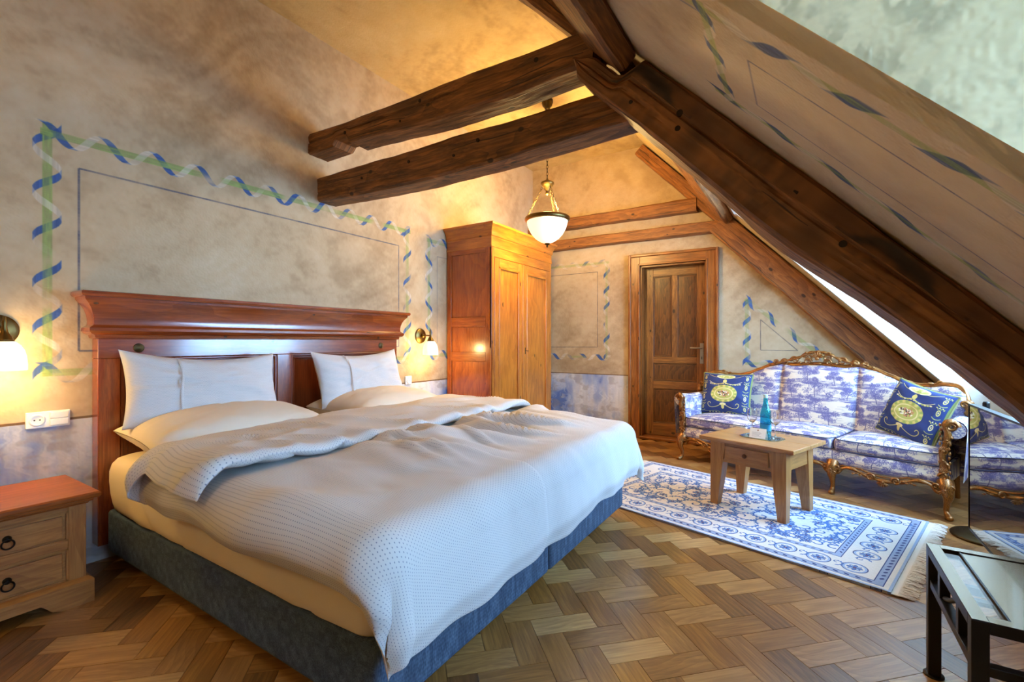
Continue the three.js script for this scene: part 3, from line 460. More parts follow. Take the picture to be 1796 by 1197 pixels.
// ---------- duvet: one thick quilt, folded back on itself at the head, hanging over the foot and both sides ----------
{
  const d = thing('duvet', 'pale dotted duvet spread over the bed, its top folded back', 'duvet');
  const XF = BX1 - 0.02, ZN = BZ1 - 0.02, ZF = BZ0 + 0.02, Y0 = 0.600, R = 0.085, HEAD = 0.66, HEM = 1.34, GAP = 0.066;
  const FLAP = HEM - HEAD, ARC = Math.PI * GAP / 2, FOOT = 0.36, TOTAL = FLAP + ARC + (XF + FOOT - HEAD), NEAR = 0.185, FARO = 0.22;
  function drape(px, pz) {
    const cx = Math.min(px, XF), cz = clamp(pz, ZF, ZN), ox = px - cx, oz = pz - cz, dd = Math.hypot(ox, oz);
    if (dd < 1e-6) return { p: [px, Y0, pz], n: [0, 1, 0], hang: 0 };
    const dx = ox / dd, dz = oz / dd, bend = R * Math.PI / 2; let hor, drop, th;
    if (dd < bend) { th = dd / R; hor = R * Math.sin(th); drop = R * (1 - Math.cos(th)); } else { th = Math.PI / 2; const e = dd - bend; hor = R + e * 0.13; drop = R + e * 0.985; }
    const ang = Math.atan2(dz, dx), corner = Math.abs(dx * dz) * 2, rip = smooth(bend * 0.7, bend + 0.25, dd);
    const along = Math.abs(dx) > Math.abs(dz) ? pz : px;
    hor += rip * (0.030 * Math.sin(ang * 9 + 0.6) * corner + 0.034 * (noise2(along * 6.5, 2, 12) - 0.5) + 0.03 * (noise2(along * 2.6, 5, 13) - 0.5));
    return { p: [cx + dx * hor, Y0 - drop, cz + dz * hor], n: [dx * Math.sin(th), Math.cos(th), dz * Math.sin(th)], hang: dd };
  }
  const nq = 230, nt = 190;
  function mid(q, t) { // q along the quilt from the folded hem, t across
    const nearEdge = ZN + NEAR - 0.10 * smooth(FLAP + ARC, FLAP - 0.1, q), pz = lerp(nearEdge + 0.02 * (noise2(q * 3, 1, 4) - 0.5), ZF - FARO + 0.05 * smooth(0.6, 0.1, q), t);
    let px, off;
    if (q < FLAP) { px = HEM - q + 0.02 * (noise2(t * 3, 1, 5) - 0.5); off = GAP; }
    else if (q < FLAP + ARC) { const a = (q - FLAP) / ARC * Math.PI; px = HEAD - Math.sin(a) * GAP / 2; off = GAP / 2 * (1 + Math.cos(a)); }
    else { px = HEAD + q - FLAP - ARC; off = 0; }
    px += 0.03 * (noise2(t * 2.2, 8, 5) - 0.5) * smooth(FLAP + ARC + 1.2, FLAP, q) + (0.15 * smooth(0.22, 0, t) - 0.06 * smooth(0.5, 1, t)) * smooth(FLAP + ARC + 0.7, FLAP + ARC, q) * smooth(0.05, FLAP, q);
    const D = drape(px, pz); let w = 0;
    const z = pz, main = q > FLAP + ARC;
    if (main) {
      const fan = smooth(1.29, 1.44, px) * smooth(2.08, 1.6, px), r1 = 1 - Math.abs(noise2(z * 6.5 + px * 2.6, px * 1.6 - z * 0.5, 21) * 2 - 1), r2 = 1 - Math.abs(noise2(z * 12 - px * 2.4, px * 1.8, 22) * 2 - 1);
      w += fan * (0.06 * r1 ** 2 * smooth(-1.2, -1.75, z) + 0.026 * r2 ** 2 * smooth(-1.0, -1.7, z) + 0.022 * r1 * r1);
      w += 0.04 * (fbm(px * 1.8 + 4, z * 1.8, 23, 2) - 0.5) + 0.02 * (fbm(px * 5, z * 7, 24, 2) - 0.5);
      w += 0.011 * smooth(-0.012, 0.004, z - (-1.42 - 0.20 * (px - 1.2) - 0.05 * Math.sin(px * 4))) * smooth(1.0, 1.4, px);   // the edge of the inner quilt shows as a step
    } else {
      const r1 = 1 - Math.abs(noise2(z * 6 + px * 3.5, px * 4 - z, 26) * 2 - 1);
      w += 0.036 * (fbm(px * 4 + 1, z * 2.6, 27, 3) - 0.5) + 0.03 * r1 * r1 * smooth(FLAP + ARC, FLAP * 0.4, q) + 0.012 * smooth(0.25, 0.5, q);
    }
    off += w * (1 - 0.6 * smooth(0.1, 0.3, D.hang));
    return [D.p[0] + D.n[0] * off, D.p[1] + D.n[1] * off, D.p[2] + D.n[2] * off];
  }
  const Q = (i) => { const u = i / nq; return TOTAL * u; }, pts = [], half = [];
  for (let j = 0; j <= nt; j++) for (let i = 0; i <= nq; i++) {
    const q = Q(i), t = j / nt; pts.push(new THREE.Vector3(...mid(q, t)));
    const e = Math.min(t * 2.4, (1 - t) * 2.4), a = smooth(0, 0.05, e), b = Math.sqrt(clamp(q / 0.035)), c = smooth(TOTAL, TOTAL - 0.07, q);
    half.push(0.003 + 0.024 * a * b * c);
  }
  const at = (i, j) => pts[clamp(j, 0, nt) * (nq + 1) + clamp(i, 0, nq)], tops = [], bots = [], uvs = [], A = new THREE.Vector3(), B = new THREE.Vector3();
  for (let j = 0; j <= nt; j++) for (let i = 0; i <= nq; i++) {
    A.copy(at(i + 1, j)).sub(at(i - 1, j)); B.copy(at(i, j + 1)).sub(at(i, j - 1)); const n = A.clone().cross(B).normalize(), k = j * (nq + 1) + i; // outer side of the quilt
    tops.push(pts[k].clone().addScaledVector(n, half[k])); bots.push(pts[k].clone().addScaledVector(n, -half[k])); uvs.push(Q(i), j / nt * 2.4);
  }
  const pos = [], uv = [], idx = [], N = (nq + 1) * (nt + 1);
  for (const l of [tops, bots]) for (let k = 0; k < N; k++) { pos.push(l[k].x, l[k].y, l[k].z); uv.push(uvs[2 * k], uvs[2 * k + 1]); }
  for (let j = 0; j < nt; j++) for (let i = 0; i < nq; i++) { const a = j * (nq + 1) + i, b = a + 1, c = a + nq + 1, e = c + 1; idx.push(a, b, e, a, e, c, N + a, N + e, N + b, N + a, N + c, N + e); }
  for (let i = 0; i < nq; i++) for (const [j, f] of [[0, 1], [nt, 0]]) { const a = j * (nq + 1) + i, b = a + 1; f ? idx.push(a, N + a, N + b, a, N + b, b) : idx.push(a, N + b, N + a, a, b, N + b); }
  for (let j = 0; j < nt; j++) for (const [i, f] of [[0, 0], [nq, 1]]) { const a = j * (nq + 1) + i, b = a + nq + 1; f ? idx.push(a, N + a, N + b, a, N + b, b) : idx.push(a, N + b, N + a, a, b, N + b); }
  const g = new THREE.BufferGeometry(); g.setAttribute('position', new THREE.Float32BufferAttribute(pos, 3)); g.setAttribute('uv', new THREE.Float32BufferAttribute(uv, 2)); g.setIndex(idx); g.computeVertexNormals();
  part('quilt', g, M.dotted, d);
}
// ---------- lamps ----------
function glow(color, intensity) { return new THREE.MeshPhysicalMaterial({ color: 0xfff4de, emissive: color, emissiveIntensity: intensity, roughness: 0.35 }); }
M.lampGlass = glow(new THREE.Color().setRGB(1.0, 0.86, 0.62), 1.0);
function chain(a, b, n, r = 0.011, th = 0.0024) {
  const A = new THREE.Vector3(...a), Bv = new THREE.Vector3(...b), dir = Bv.clone().sub(A), len = dir.length(), out = []; dir.normalize();
  const qd = new THREE.Quaternion().setFromUnitVectors(new THREE.Vector3(0, 1, 0), dir);
  for (let i = 0; i < n; i++) { const g = new THREE.TorusGeometry(r, th, 6, 14); g.scale(0.72, len / n * 0.62 / r, 1); g.rotateY(i % 2 ? Math.PI / 2 : 0); g.applyQuaternion(qd); const p = A.clone().addScaledVector(dir, (i + 0.5) / n * len); g.translate(p.x, p.y, p.z); out.push(g); }
  return out;
}
function pendant(x, z, power, label) {
  const l = thing('pendant_lamp', label, 'lamp', [x, 0, z], 0, 'ceiling pendants');
  part('canopy', lathe([[0, 3.42], [0.054, 3.42], [0.054, 3.395], [0.048, 3.385], [0.046, 3.368], [0.028, 3.352], [0.024, 3.335], [0.01, 3.33], [0, 3.33]], 28), M.bronze, l);
  part('chain', chain([0, 3.335, 0], [0, 2.675, 0], 20, 0.012), M.bronze, l);
  part('hub', lathe([[0, 2.68], [0.01, 2.678], [0.016, 2.66], [0.05, 2.65], [0.064, 2.64], [0.064, 2.625], [0.052, 2.618], [0.05, 2.605], [0.034, 2.598], [0.03, 2.575], [0.016, 2.565], [0.014, 2.55], [0.022, 2.54], [0.012, 2.525], [0, 2.52]], 28), M.brass, l);
  for (const a of [0.5, 2.6, 4.7]) part('chain', chain([0.045 * Math.cos(a), 2.6, 0.045 * Math.sin(a)], [0.19 * Math.cos(a), 2.315, 0.19 * Math.sin(a)], 11), M.bronze, l);
  part('ring', lathe([[0.185, 2.305], [0.205, 2.312], [0.213, 2.305], [0.213, 2.285], [0.205, 2.274], [0.196, 2.27], [0.185, 2.272], [0.185, 2.305]], 40), M.brass, l);
  part('glass_bowl', lathe([[0.0, 2.065], [0.03, 2.067], [0.07, 2.083], [0.11, 2.11], [0.145, 2.148], [0.172, 2.195], [0.188, 2.24], [0.194, 2.278], [0.188, 2.278], [0.18, 2.24], [0.165, 2.2], [0.138, 2.152], [0.105, 2.116], [0.066, 2.09], [0.03, 2.074], [0, 2.072]], 40), M.lampGlass, l);
  part('finial', lathe([[0, 2.025], [0.006, 2.027], [0.01, 2.035], [0.008, 2.045], [0.024, 2.055], [0.026, 2.064], [0.018, 2.07], [0, 2.072]], 20), M.bronze, l);
  for (const [py, share] of [[2.2, 0.36], [2.40, 0.8]]) { const p = new THREE.PointLight(WARM, power * share, 0, 2); p.position.set(x, py, z); p.shadow.radius = 3; p.castShadow = true; p.name = 'pendant_bulb'; scene.add(p); }
}
pendant(1.03, -3.88, PENDANT_POWER, 'brass pendant lamp with frosted glass bowl hanging before the wardrobe');
pendant(1.25, 1.25, PENDANT_POWER * 0.26, 'brass pendant lamp with frosted glass bowl behind the viewer');
function sconce(z, label) {
  const s = thing('wall_sconce', label, 'lamp', [0, 1.188, z], 0, 'bedside wall sconces');
  part('back_plate', lathe([[0, 0.022], [0.03, 0.022], [0.038, 0.016], [0.05, 0.016], [0.056, 0.01], [0.068, 0.01], [0.072, 0]], 32).rotateZ(-Math.PI / 2), M.brass, s);
  part('arm', [tube([[0.015, 0, 0], [0.05, 0.002, 0], [0.09, 0.004, 0], [0.13, 0.0, 0]], 0.0075, 24), lathe([[0, 0.035], [0.014, 0.032], [0.016, 0.02], [0.022, 0.014], [0.012, 0.006], [0.012, 0]], 20).rotateZ(-Math.PI / 2).translate(0.018, 0, 0)], M.brass, s);
  part('socket', lathe([[0, 0.062], [0.005, 0.06], [0.006, 0.045], [0.010, 0.035], [0.008, 0.02], [0.011, 0], [0.013, -0.012], [0.025, -0.03], [0.028, -0.042], [0.034, -0.05], [0, -0.052]], 24).translate(0.13, 0, 0), M.brass, s);
  part('glass_shade', lathe([[0.026, -0.045], [0.036, -0.052], [0.05, -0.066], [0.062, -0.088], [0.069, -0.115], [0.072, -0.15], [0.072, -0.178], [0.069, -0.178], [0.069, -0.15], [0.066, -0.116], [0.059, -0.09], [0.047, -0.069], [0.034, -0.055], [0.026, -0.049]], 32).translate(0.13, 0, 0), M.lampGlass, s);
  const p = new THREE.PointLight(WARM, SCONCE_POWER, 0, 2); p.position.set(0.13, 1.188 - 0.13, z); p.shadow.radius = 2; p.castShadow = true; p.name = 'sconce_bulb'; scene.add(p);
}
sconce(-0.52, 'brass wall sconce with white glass shade above the nightstand');
sconce(-3.25, 'brass wall sconce with white glass shade between headboard and wardrobe');

// ---------- power points ----------
function socket(z, w, y, label, double) {
  const s = thing('wall_socket', label, 'socket', [0, y, z], 0, 'white power points');
  part('cover_plate', box(0, 0.009, -0.039, 0.039, -w / 2, w / 2, 1, 0.004), M.plastic, s);
  const c = double ? w / 4 : 0;
  part('socket_ring', lathe([[0.0, 0.0095], [0.019, 0.0095], [0.02, 0.0125], [0.026, 0.0135], [0.03, 0.009]], 28).rotateZ(-Math.PI / 2).translate(0, 0, c), M.plastic, s);
  part('contact_hole', [-1, 1].map((k) => lathe([[0, 0.0105], [0.0032, 0.0105], [0.0032, 0.009]], 12).rotateZ(-Math.PI / 2).translate(0, 0, c + k * 0.0095)), M.plasticDark, s);
  if (double) for (const k of [-1, 1]) part('switch_rocker', box(0.006, 0.0125, k < 0 ? -0.033 : 0.0015, k < 0 ? -0.0015 : 0.033, -w / 2 + 0.006, -0.004, 1, 0.003), M.plastic, s);
}
socket(-0.687, 0.157, 0.762, 'white double power point with switches above the nightstand', true);
socket(-3.09, 0.08, 0.778, 'single white power point below the right sconce', false);

// ---------- nightstand ----------
{
  const n = thing('nightstand', 'honey pine nightstand with two drawers and iron ring pulls', 'nightstand', [0.012, 0, 0]);
  const z0 = -0.712, z1 = -0.235, x = 0.425;
  part('top', moulding([[-0.005, 0.428], [0.004, 0.43], [0.008, 0.437], [0.018, 0.441], [0.02, 0.45], [0.036, 0.455], [0.04, 0.463], [0.04, 0.474], [0.034, 0.48]], 0, x, z0, z1), M.pineTop, n);
  part('carcass', box(0, x - 0.02, 0.09, 0.43, z0 + 0.004, z1 - 0.004, 1), M.pine, n);
  part('post', box(x - 0.02, x, 0.09, 0.43, z0, z0 + 0.058, 1, 0.003), M.pine, n); part('post', box(x - 0.02, x, 0.09, 0.43, z1 - 0.058, z1, 1, 0.003), M.pine, n);
  for (const [a, b] of [[0.41, 0.43], [0.252, 0.285], [0.09, 0.112]]) part('rail', box(x - 0.02, x - 0.002, a, b, z0 + 0.058, z1 - 0.058, 2, 0.002), M.pine, n);
  part('plinth', moulding([[0.0, 0.045], [0.022, 0.05], [0.022, 0.098], [0.014, 0.106], [0.004, 0.112]], 0, x, z0, z1), M.pine, n);
  for (const s of [0, 1]) { // bracket feet with a curved inner edge
    const pts = [[0, 0], [0.10, 0], [0.135, 0.012], [0.155, 0.035], [0.17, 0.05], [0, 0.05]], e0 = s ? -(z1 + 0.022) : -(z0 - 0.022); // drawn with -z to the right
    const g = extrude(s ? pts.map(([a, b]) => [e0 + a, b]) : pts.map(([a, b]) => [e0 - a, b]).reverse(), 0.03); g.rotateY(Math.PI / 2); g.translate(x - 0.008, 0, 0); part('foot', boxUV(g, 2), M.pine, n);
  }
  for (const [a, b] of [[0.285, 0.41], [0.112, 0.252]]) {
    const d = part('drawer', [box(x - 0.024, x - 0.012, a, b, z0 + 0.058, z1 - 0.058, 2), box(x - 0.014, x - 0.002, a + 0.016, b - 0.016, z0 + 0.076, z1 - 0.076, 2, 0.003)], M.pine, n), y = (a + b) / 2 - 0.004, zc = (z0 + z1) / 2 - 0.0;
    part('ring_pull', [lathe([[0, 0.012], [0.008, 0.01], [0.013, 0.004], [0.014, 0]], 16).rotateZ(-Math.PI / 2).translate(x - 0.002, y + 0.012, zc), new THREE.TorusGeometry(0.018, 0.0032, 8, 24).rotateY(Math.PI / 2).translate(x + 0.012, y - 0.006, zc)], M.iron, d);
    part('drawer_beading', [box(x - 0.014, x - 0.003, a, a + 0.007, z0 + 0.058, z1 - 0.058, 2), box(x - 0.014, x - 0.003, b - 0.007, b, z0 + 0.058, z1 - 0.058, 2), box(x - 0.014, x - 0.003, a, b, z0 + 0.058, z0 + 0.065, 1), box(x - 0.014, x - 0.003, a, b, z1 - 0.065, z1 - 0.058, 1)], M.pine, d);
  }
}
// ---------- wardrobe ----------
{
  const w = thing('wardrobe', 'tall orange-brown wooden wardrobe with two doors and moulded cornice', 'wardrobe', [0.01, 0, 0]);
  const x = 0.55, z0 = -4.86, z1 = -3.63;
  part('cornice', moulding([[0, 2.045], [0.006, 2.05], [0.006, 2.062], [0.002, 2.07], [0.002, 2.15], [0.01, 2.155], [0.014, 2.168], [0.012, 2.18], [0.018, 2.2], [0.03, 2.225], [0.046, 2.245], [0.056, 2.252], [0.056, 2.27], [0.05, 2.275]], 0, x, z0, z1), M.wardrobe, w);
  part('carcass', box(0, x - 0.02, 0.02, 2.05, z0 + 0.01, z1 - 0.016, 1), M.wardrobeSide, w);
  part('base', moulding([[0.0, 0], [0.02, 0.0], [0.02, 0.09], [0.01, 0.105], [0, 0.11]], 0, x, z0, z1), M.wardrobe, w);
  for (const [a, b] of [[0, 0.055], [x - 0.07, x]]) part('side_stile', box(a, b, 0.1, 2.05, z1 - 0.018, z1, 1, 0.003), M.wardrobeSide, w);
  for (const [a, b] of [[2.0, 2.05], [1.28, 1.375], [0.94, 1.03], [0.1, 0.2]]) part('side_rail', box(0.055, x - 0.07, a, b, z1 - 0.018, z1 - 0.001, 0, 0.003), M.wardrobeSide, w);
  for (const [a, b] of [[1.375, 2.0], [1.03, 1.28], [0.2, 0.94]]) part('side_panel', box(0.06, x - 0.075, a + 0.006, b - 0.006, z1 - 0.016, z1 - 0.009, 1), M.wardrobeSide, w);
  part('front_frame', [box(x - 0.022, x, 0.1, 2.05, z1 - 0.045, z1, 1, 0.004), box(x - 0.022, x, 0.1, 2.05, z0, z0 + 0.045, 1, 0.004), box(x - 0.022, x, 1.955, 2.05, z0 + 0.045, z1 - 0.045, 2, 0.003)], M.wardrobe, w);
  const mid = -4.21;
  for (const [a, b, right] of [[mid + 0.003, z1 - 0.048, 0], [z0 + 0.048, mid - 0.003, 1]]) {
    const d = part('door', [box(x - 0.022, x + 0.004, 0.115, 1.95, a, a + 0.085, 1, 0.004), box(x - 0.022, x + 0.004, 0.115, 1.95, b - 0.085, b, 1, 0.004), box(x - 0.022, x + 0.004, 1.86, 1.95, a + 0.085, b - 0.085, 2, 0.004), box(x - 0.022, x + 0.004, 0.115, 0.24, a + 0.085, b - 0.085, 2, 0.004)], M.wardrobe, w);
    part('door_panel', box(x - 0.02, x - 0.006, 0.24, 1.86, a + 0.085, b - 0.085, 1), M.wardrobe, d);
    part('panel_moulding', [box(x - 0.012, x + 0.010, 0.24, 1.872, a + 0.073, a + 0.1, 1, 0.006), box(x - 0.012, x + 0.010, 0.24, 1.872, b - 0.1, b - 0.073, 1, 0.006), box(x - 0.012, x + 0.010, 1.846, 1.872, a + 0.073, b - 0.073, 2, 0.006), box(x - 0.012, x + 0.010, 0.228, 0.254, a + 0.073, b - 0.073, 2, 0.006)], M.wardrobe, d);
    if (right) part('key_plate', [box(x + 0.003, x + 0.006, 1.0, 1.07, b - 0.05, b - 0.035, 1, 0.001), tube([[x + 0.004, 1.035, b - 0.042], [x + 0.03, 1.035, b - 0.042]], 0.003, 6), new THREE.TorusGeometry(0.009, 0.002, 6, 16).rotateY(0.4).translate(x + 0.036, 1.035, b - 0.042)], M.bronze, d);
    else part('cover_strip', box(x + 0.002, x + 0.012, 0.115, 1.95, a - 0.012, a + 0.014, 1, 0.004), M.wardrobe, d);
  }
}
// ---------- printed and woven cloth ----------
function wrapDraw(ctx, S, f) { for (const dx of [-S, 0, S]) for (const dy of [-S, 0, S]) { ctx.save(); ctx.translate(dx, dy); f(); ctx.restore(); } }
function toile(seed) {
  const S = 1024, c = document.createElement('canvas'); c.width = c.height = S; const ctx = c.getContext('2d'); ctx.fillStyle = 'rgb(228,214,192)'; ctx.fillRect(0, 0, S, S); const r = rng(seed);
  const ink = (a) => { const k = r(); return `rgba(${84 + k * 40},${80 + k * 34},${126 + k * 34},${a})`; };
  const dabs = (x, y, w, h, n, len, al) => { for (let i = 0; i < n; i++) { const a = r() * 6.28, q = Math.sqrt(r()), px = x + Math.cos(a) * q * w, py = y + Math.sin(a) * q * h, t = r() * 3.14, l = len * (0.5 + r()), col = ink(al), lw = 2 + r() * 3; wrapDraw(ctx, S, () => { ctx.fillStyle = col; ctx.beginPath(); ctx.ellipse(px, py, l, lw, t, 0, 6.3); ctx.fill(); }); } };
  const hatch = (x, y, w, h, n, al) => { for (let i = 0; i < n; i++) { const v = r() * 2 - 1, px = x + (r() * 2 - 1) * w * Math.sqrt(1 - v * v), py = y + v * h, l = 14 + r() * 40, col = ink(al), b = (r() - 0.5) * 8, lw = 1.5 + r() * 2.5; wrapDraw(ctx, S, () => { ctx.strokeStyle = col; ctx.lineWidth = lw; ctx.beginPath(); ctx.moveTo(px - l, py); ctx.quadraticCurveTo(px, py + b, px + l, py + b * 0.5); ctx.stroke(); }); } };
  const spots = []; for (let j = 0; j < 5; j++) for (let i = 0; i < 3; i++) spots.push([(i + (j % 2) * 0.5 + 0.2 + r() * 0.25) * S / 3, (j + 0.25 + r() * 0.3) * S / 5]);
  for (const [x, y] of spots) {
    const s = 0.8 + r() * 0.5; hatch(x, y + 66 * s, 190 * s, 34 * s, 150, 0.5); hatch(x + 40, y + 92 * s, 110 * s, 14 * s, 60, 0.6); hatch(x - 60, y - 20 * s, 150 * s, 46 * s, 60, 0.22);
    const lean = (r() - 0.5) * 60, tx = x - 60 * s + r() * 60; wrapDraw(ctx, S, () => { ctx.strokeStyle = 'rgba(84,78,120,0.85)'; ctx.lineWidth = 9 * s; ctx.beginPath(); ctx.moveTo(tx, y + 66 * s); ctx.bezierCurveTo(tx - 16, y + 20, tx + lean, y, tx + lean, y - 60 * s); ctx.stroke(); ctx.lineWidth = 4 * s; ctx.beginPath(); ctx.moveTo(tx + lean * 0.4, y); ctx.quadraticCurveTo(tx + 50 * s, y - 20, tx + 76 * s, y - 50 * s); ctx.stroke(); });
    for (let k = 0; k < 10; k++) dabs(tx + lean + (r() - 0.5) * 190 * s, y - 58 * s + (r() - 0.5) * 90 * s, 50 * s, 26 * s, 75, 8, 0.5);
    for (let k = 0; k < 4; k++) dabs(x + (r() - 0.5) * 300 * s, y + 20 * s + (r() - 0.5) * 120, 34 * s, 22 * s, 45, 7, 0.4);
    dabs(x + 70 * s, y + 40 * s, 26 * s, 34 * s, 50, 9, 0.7); dabs(x + 104 * s, y + 48 * s, 16 * s, 26 * s, 30, 8, 0.7); dabs(x - 120 * s, y + 54 * s, 40 * s, 16 * s, 40, 7, 0.5); hatch(x + 60, y - 110 * s, 80 * s, 16 * s, 18, 0.25);
  }
  return canvasTexture(c);
}
{ const t = toile(7); t.repeat.set(1 / 0.62, 1 / 0.62); M.toile = new THREE.MeshPhysicalMaterial({ map: t, roughness: 0.78, sheen: 0.2, sheenRoughness: 0.5 }); }
M.piping = new THREE.MeshStandardMaterial({ color: 0x3a3c58, roughness: 0.8 });
function cushionPrint(seed) { // navy with gilt scrolls round an oval medallion
  const S = 512, c = document.createElement('canvas'); c.width = c.height = S; const ctx = c.getContext('2d'), r = rng(seed); ctx.fillStyle = 'rgb(26,48,104)'; ctx.fillRect(0, 0, S, S);
  for (let i = 0; i < 2500; i++) { ctx.fillStyle = `rgba(${20 + r() * 30},${40 + r() * 40},${90 + r() * 50},0.35)`; ctx.fillRect(r() * S, r() * S, 6, 2); }
  const gold = ['rgb(206,190,110)', 'rgb(178,176,92)', 'rgb(222,208,150)', 'rgb(150,160,80)'], line = (w, f, k = 0) => { ctx.strokeStyle = gold[k]; ctx.lineWidth = w; ctx.beginPath(); f(); ctx.stroke(); }, dot = (x, y, a, b, k = 0, t = 0) => { ctx.fillStyle = gold[k]; ctx.beginPath(); ctx.ellipse(x, y, a, b, t, 0, 6.3); ctx.fill(); };
  ctx.strokeStyle = 'rgb(120,130,70)'; ctx.lineWidth = 10; ctx.strokeRect(6, 6, S - 12, S - 12);
  dot(256, 262, 118, 86, 1); for (let i = 0; i < 28; i++) { const a = i / 28 * 6.283; dot(256 + 106 * Math.cos(a), 262 + 76 * Math.sin(a), 12, 9, i % 2 ? 0 : 3, a); } dot(256, 262, 84, 58, 2); dot(256, 262, 74, 50, 1);
  for (let i = 0; i < 60; i++) { const a = r() * 6.28, q = Math.sqrt(r()); ctx.fillStyle = ['rgba(60,48,40,0.8)', 'rgba(236,228,206,0.9)', 'rgba(190,120,90,0.8)'][i % 3]; ctx.beginPath(); ctx.ellipse(256 + 54 * q * Math.cos(a), 262 + 26 * q * Math.sin(a), 9, 5, r() * 3, 0, 6.3); ctx.fill(); }
  for (const s of [-1, 1]) {
    const X = (x) => 256 + s * x;
    line(6, () => { ctx.moveTo(X(0), 362); ctx.bezierCurveTo(X(60), 420, X(120), 440, X(140), 380); ctx.bezierCurveTo(X(146), 352, X(112), 346, X(112), 374); }); line(5, () => { ctx.moveTo(X(10), 150); ctx.bezierCurveTo(X(50), 175, X(100), 170, X(150), 130); }, 2);
    for (let i = 0; i < 7; i++) dot(X(12 + i * 20), 158 + 12 * Math.sin(i * 0.5), 10, 6, i % 4);
    for (const y of [90, 190, 300, 410]) { dot(X(200), y, 15, 24, y % 4 ? 0 : 2); ctx.fillStyle = 'rgb(36,56,110)'; ctx.beginPath(); ctx.ellipse(X(200), y, 8, 15, 0, 0, 6.3); ctx.fill(); dot(X(200), y, 4, 8, 2); line(5, () => { ctx.moveTo(X(170), y + 36); ctx.quadraticCurveTo(X(200), y + 60, X(230), y + 36); }, 1); for (let i = 0; i < 6; i++) dot(X(176 + i * 10), y - 40 + (i % 2) * 8, 7, 4, i % 4, i); }
    line(5, () => { ctx.moveTo(X(30), 470); ctx.bezierCurveTo(X(60), 440, X(120), 490, X(180), 460); }, 3); line(5, () => { ctx.moveTo(X(20), 60); ctx.bezierCurveTo(X(70), 100, X(120), 60, X(160), 40); }, 0);
  }
  dot(256, 372, 26, 16, 2); dot(256, 400, 12, 30, 0); dot(256, 60, 80, 34, 2); dot(256, 60, 66, 24, 1); for (let i = 0; i < 20; i++) dot(206 + r() * 100, 48 + r() * 24, 8, 5, (i % 3) + 1, r() * 3); dot(256, 128, 16, 24, 0); for (let i = 0; i < 9; i++) dot(140 + i * 29, 480, 9, 6, i % 4);
  return canvasTexture(c);
}
{ const t = cushionPrint(3); M.cushion = new THREE.MeshPhysicalMaterial({ map: t, roughness: 0.7, sheen: 0.3, sheenRoughness: 0.4 }); }
{ const t = data(256, 256, (x, y) => { const n = fbm(x / 14, y / 14, 5, 4); return mixc([186, 120, 40], [62, 30, 8], clamp((n - 0.3) * 2)); }); t.repeat.set(6, 6); M.gilt = new THREE.MeshPhysicalMaterial({ map: t, metalness: 0.55, roughness: 0.34, clearcoat: 0.4, clearcoatRoughness: 0.3 }); }

// a soft upholstered block centred on its base
function softBox(w, h, d, r, bulge = 0.02, seg = [24, 8, 18]) {
  const g = new THREE.BoxGeometry(w, h, d, ...seg), p = g.attributes.position, v = new THREE.Vector3(), q = new THREE.Vector3();
  for (let i = 0; i < p.count; i++) {
    v.fromBufferAttribute(p, i); q.set(clamp(v.x, -w / 2 + r, w / 2 - r), clamp(v.y, -h / 2 + Math.min(r, h * 0.49), h / 2 - Math.min(r, h * 0.49)), clamp(v.z, -d / 2 + r, d / 2 - r));
    const o = v.clone().sub(q); if (o.lengthSq() > 0) { const m = Math.max(Math.abs(o.x), Math.abs(o.y), Math.abs(o.z)); v.copy(q).addScaledVector(o.normalize(), m); }
    const a = 2 * v.x / w, b = 2 * v.z / d; if (v.y > 0) v.y += bulge * (1 - a * a) * (1 - b * b); p.setXYZ(i, v.x, v.y + h / 2, v.z);
  }
  g.deleteAttribute('normal'); g.deleteAttribute('uv'); const m = mergeVertices(g); m.computeVertexNormals(); return boxUV(m, 0, seeds(), seeds());
}
const spiral = (x, y, z, size, dir, turns = 1.4, th = 0.007, tilt = 0) => { const pts = []; for (let i = 0; i <= 22; i++) { const a = i / 22 * turns * 6.283, q = size * (1 - 0.8 * i / 22); pts.push([x + dir * (size - q * Math.cos(a)) * 1, y + q * Math.sin(a), z + tilt * i / 22]); } return tube(pts, (u) => th * (1 - 0.55 * u) + 0.001, 40, 7); };
const bead = (x, y, z, a, b, c) => new THREE.SphereGeometry(1, 10, 8).scale(a, b, c).translate(x, y, z);
const shell = (x, y, z, s, up = 1) => { const o = [bead(x, y, z + s * 0.15, s * 0.28, s * 0.28, s * 0.25)]; for (let k = -3; k <= 3; k++) { const a = k * 0.36; o.push(place(new THREE.SphereGeometry(1, 8, 8), { p: [x + Math.sin(a) * s * 0.55, y + up * Math.cos(a) * s * 0.55, z], r: [0, 0, -a * up], s: [s * 0.13, s * 0.42, s * 0.16] })); } return o; };

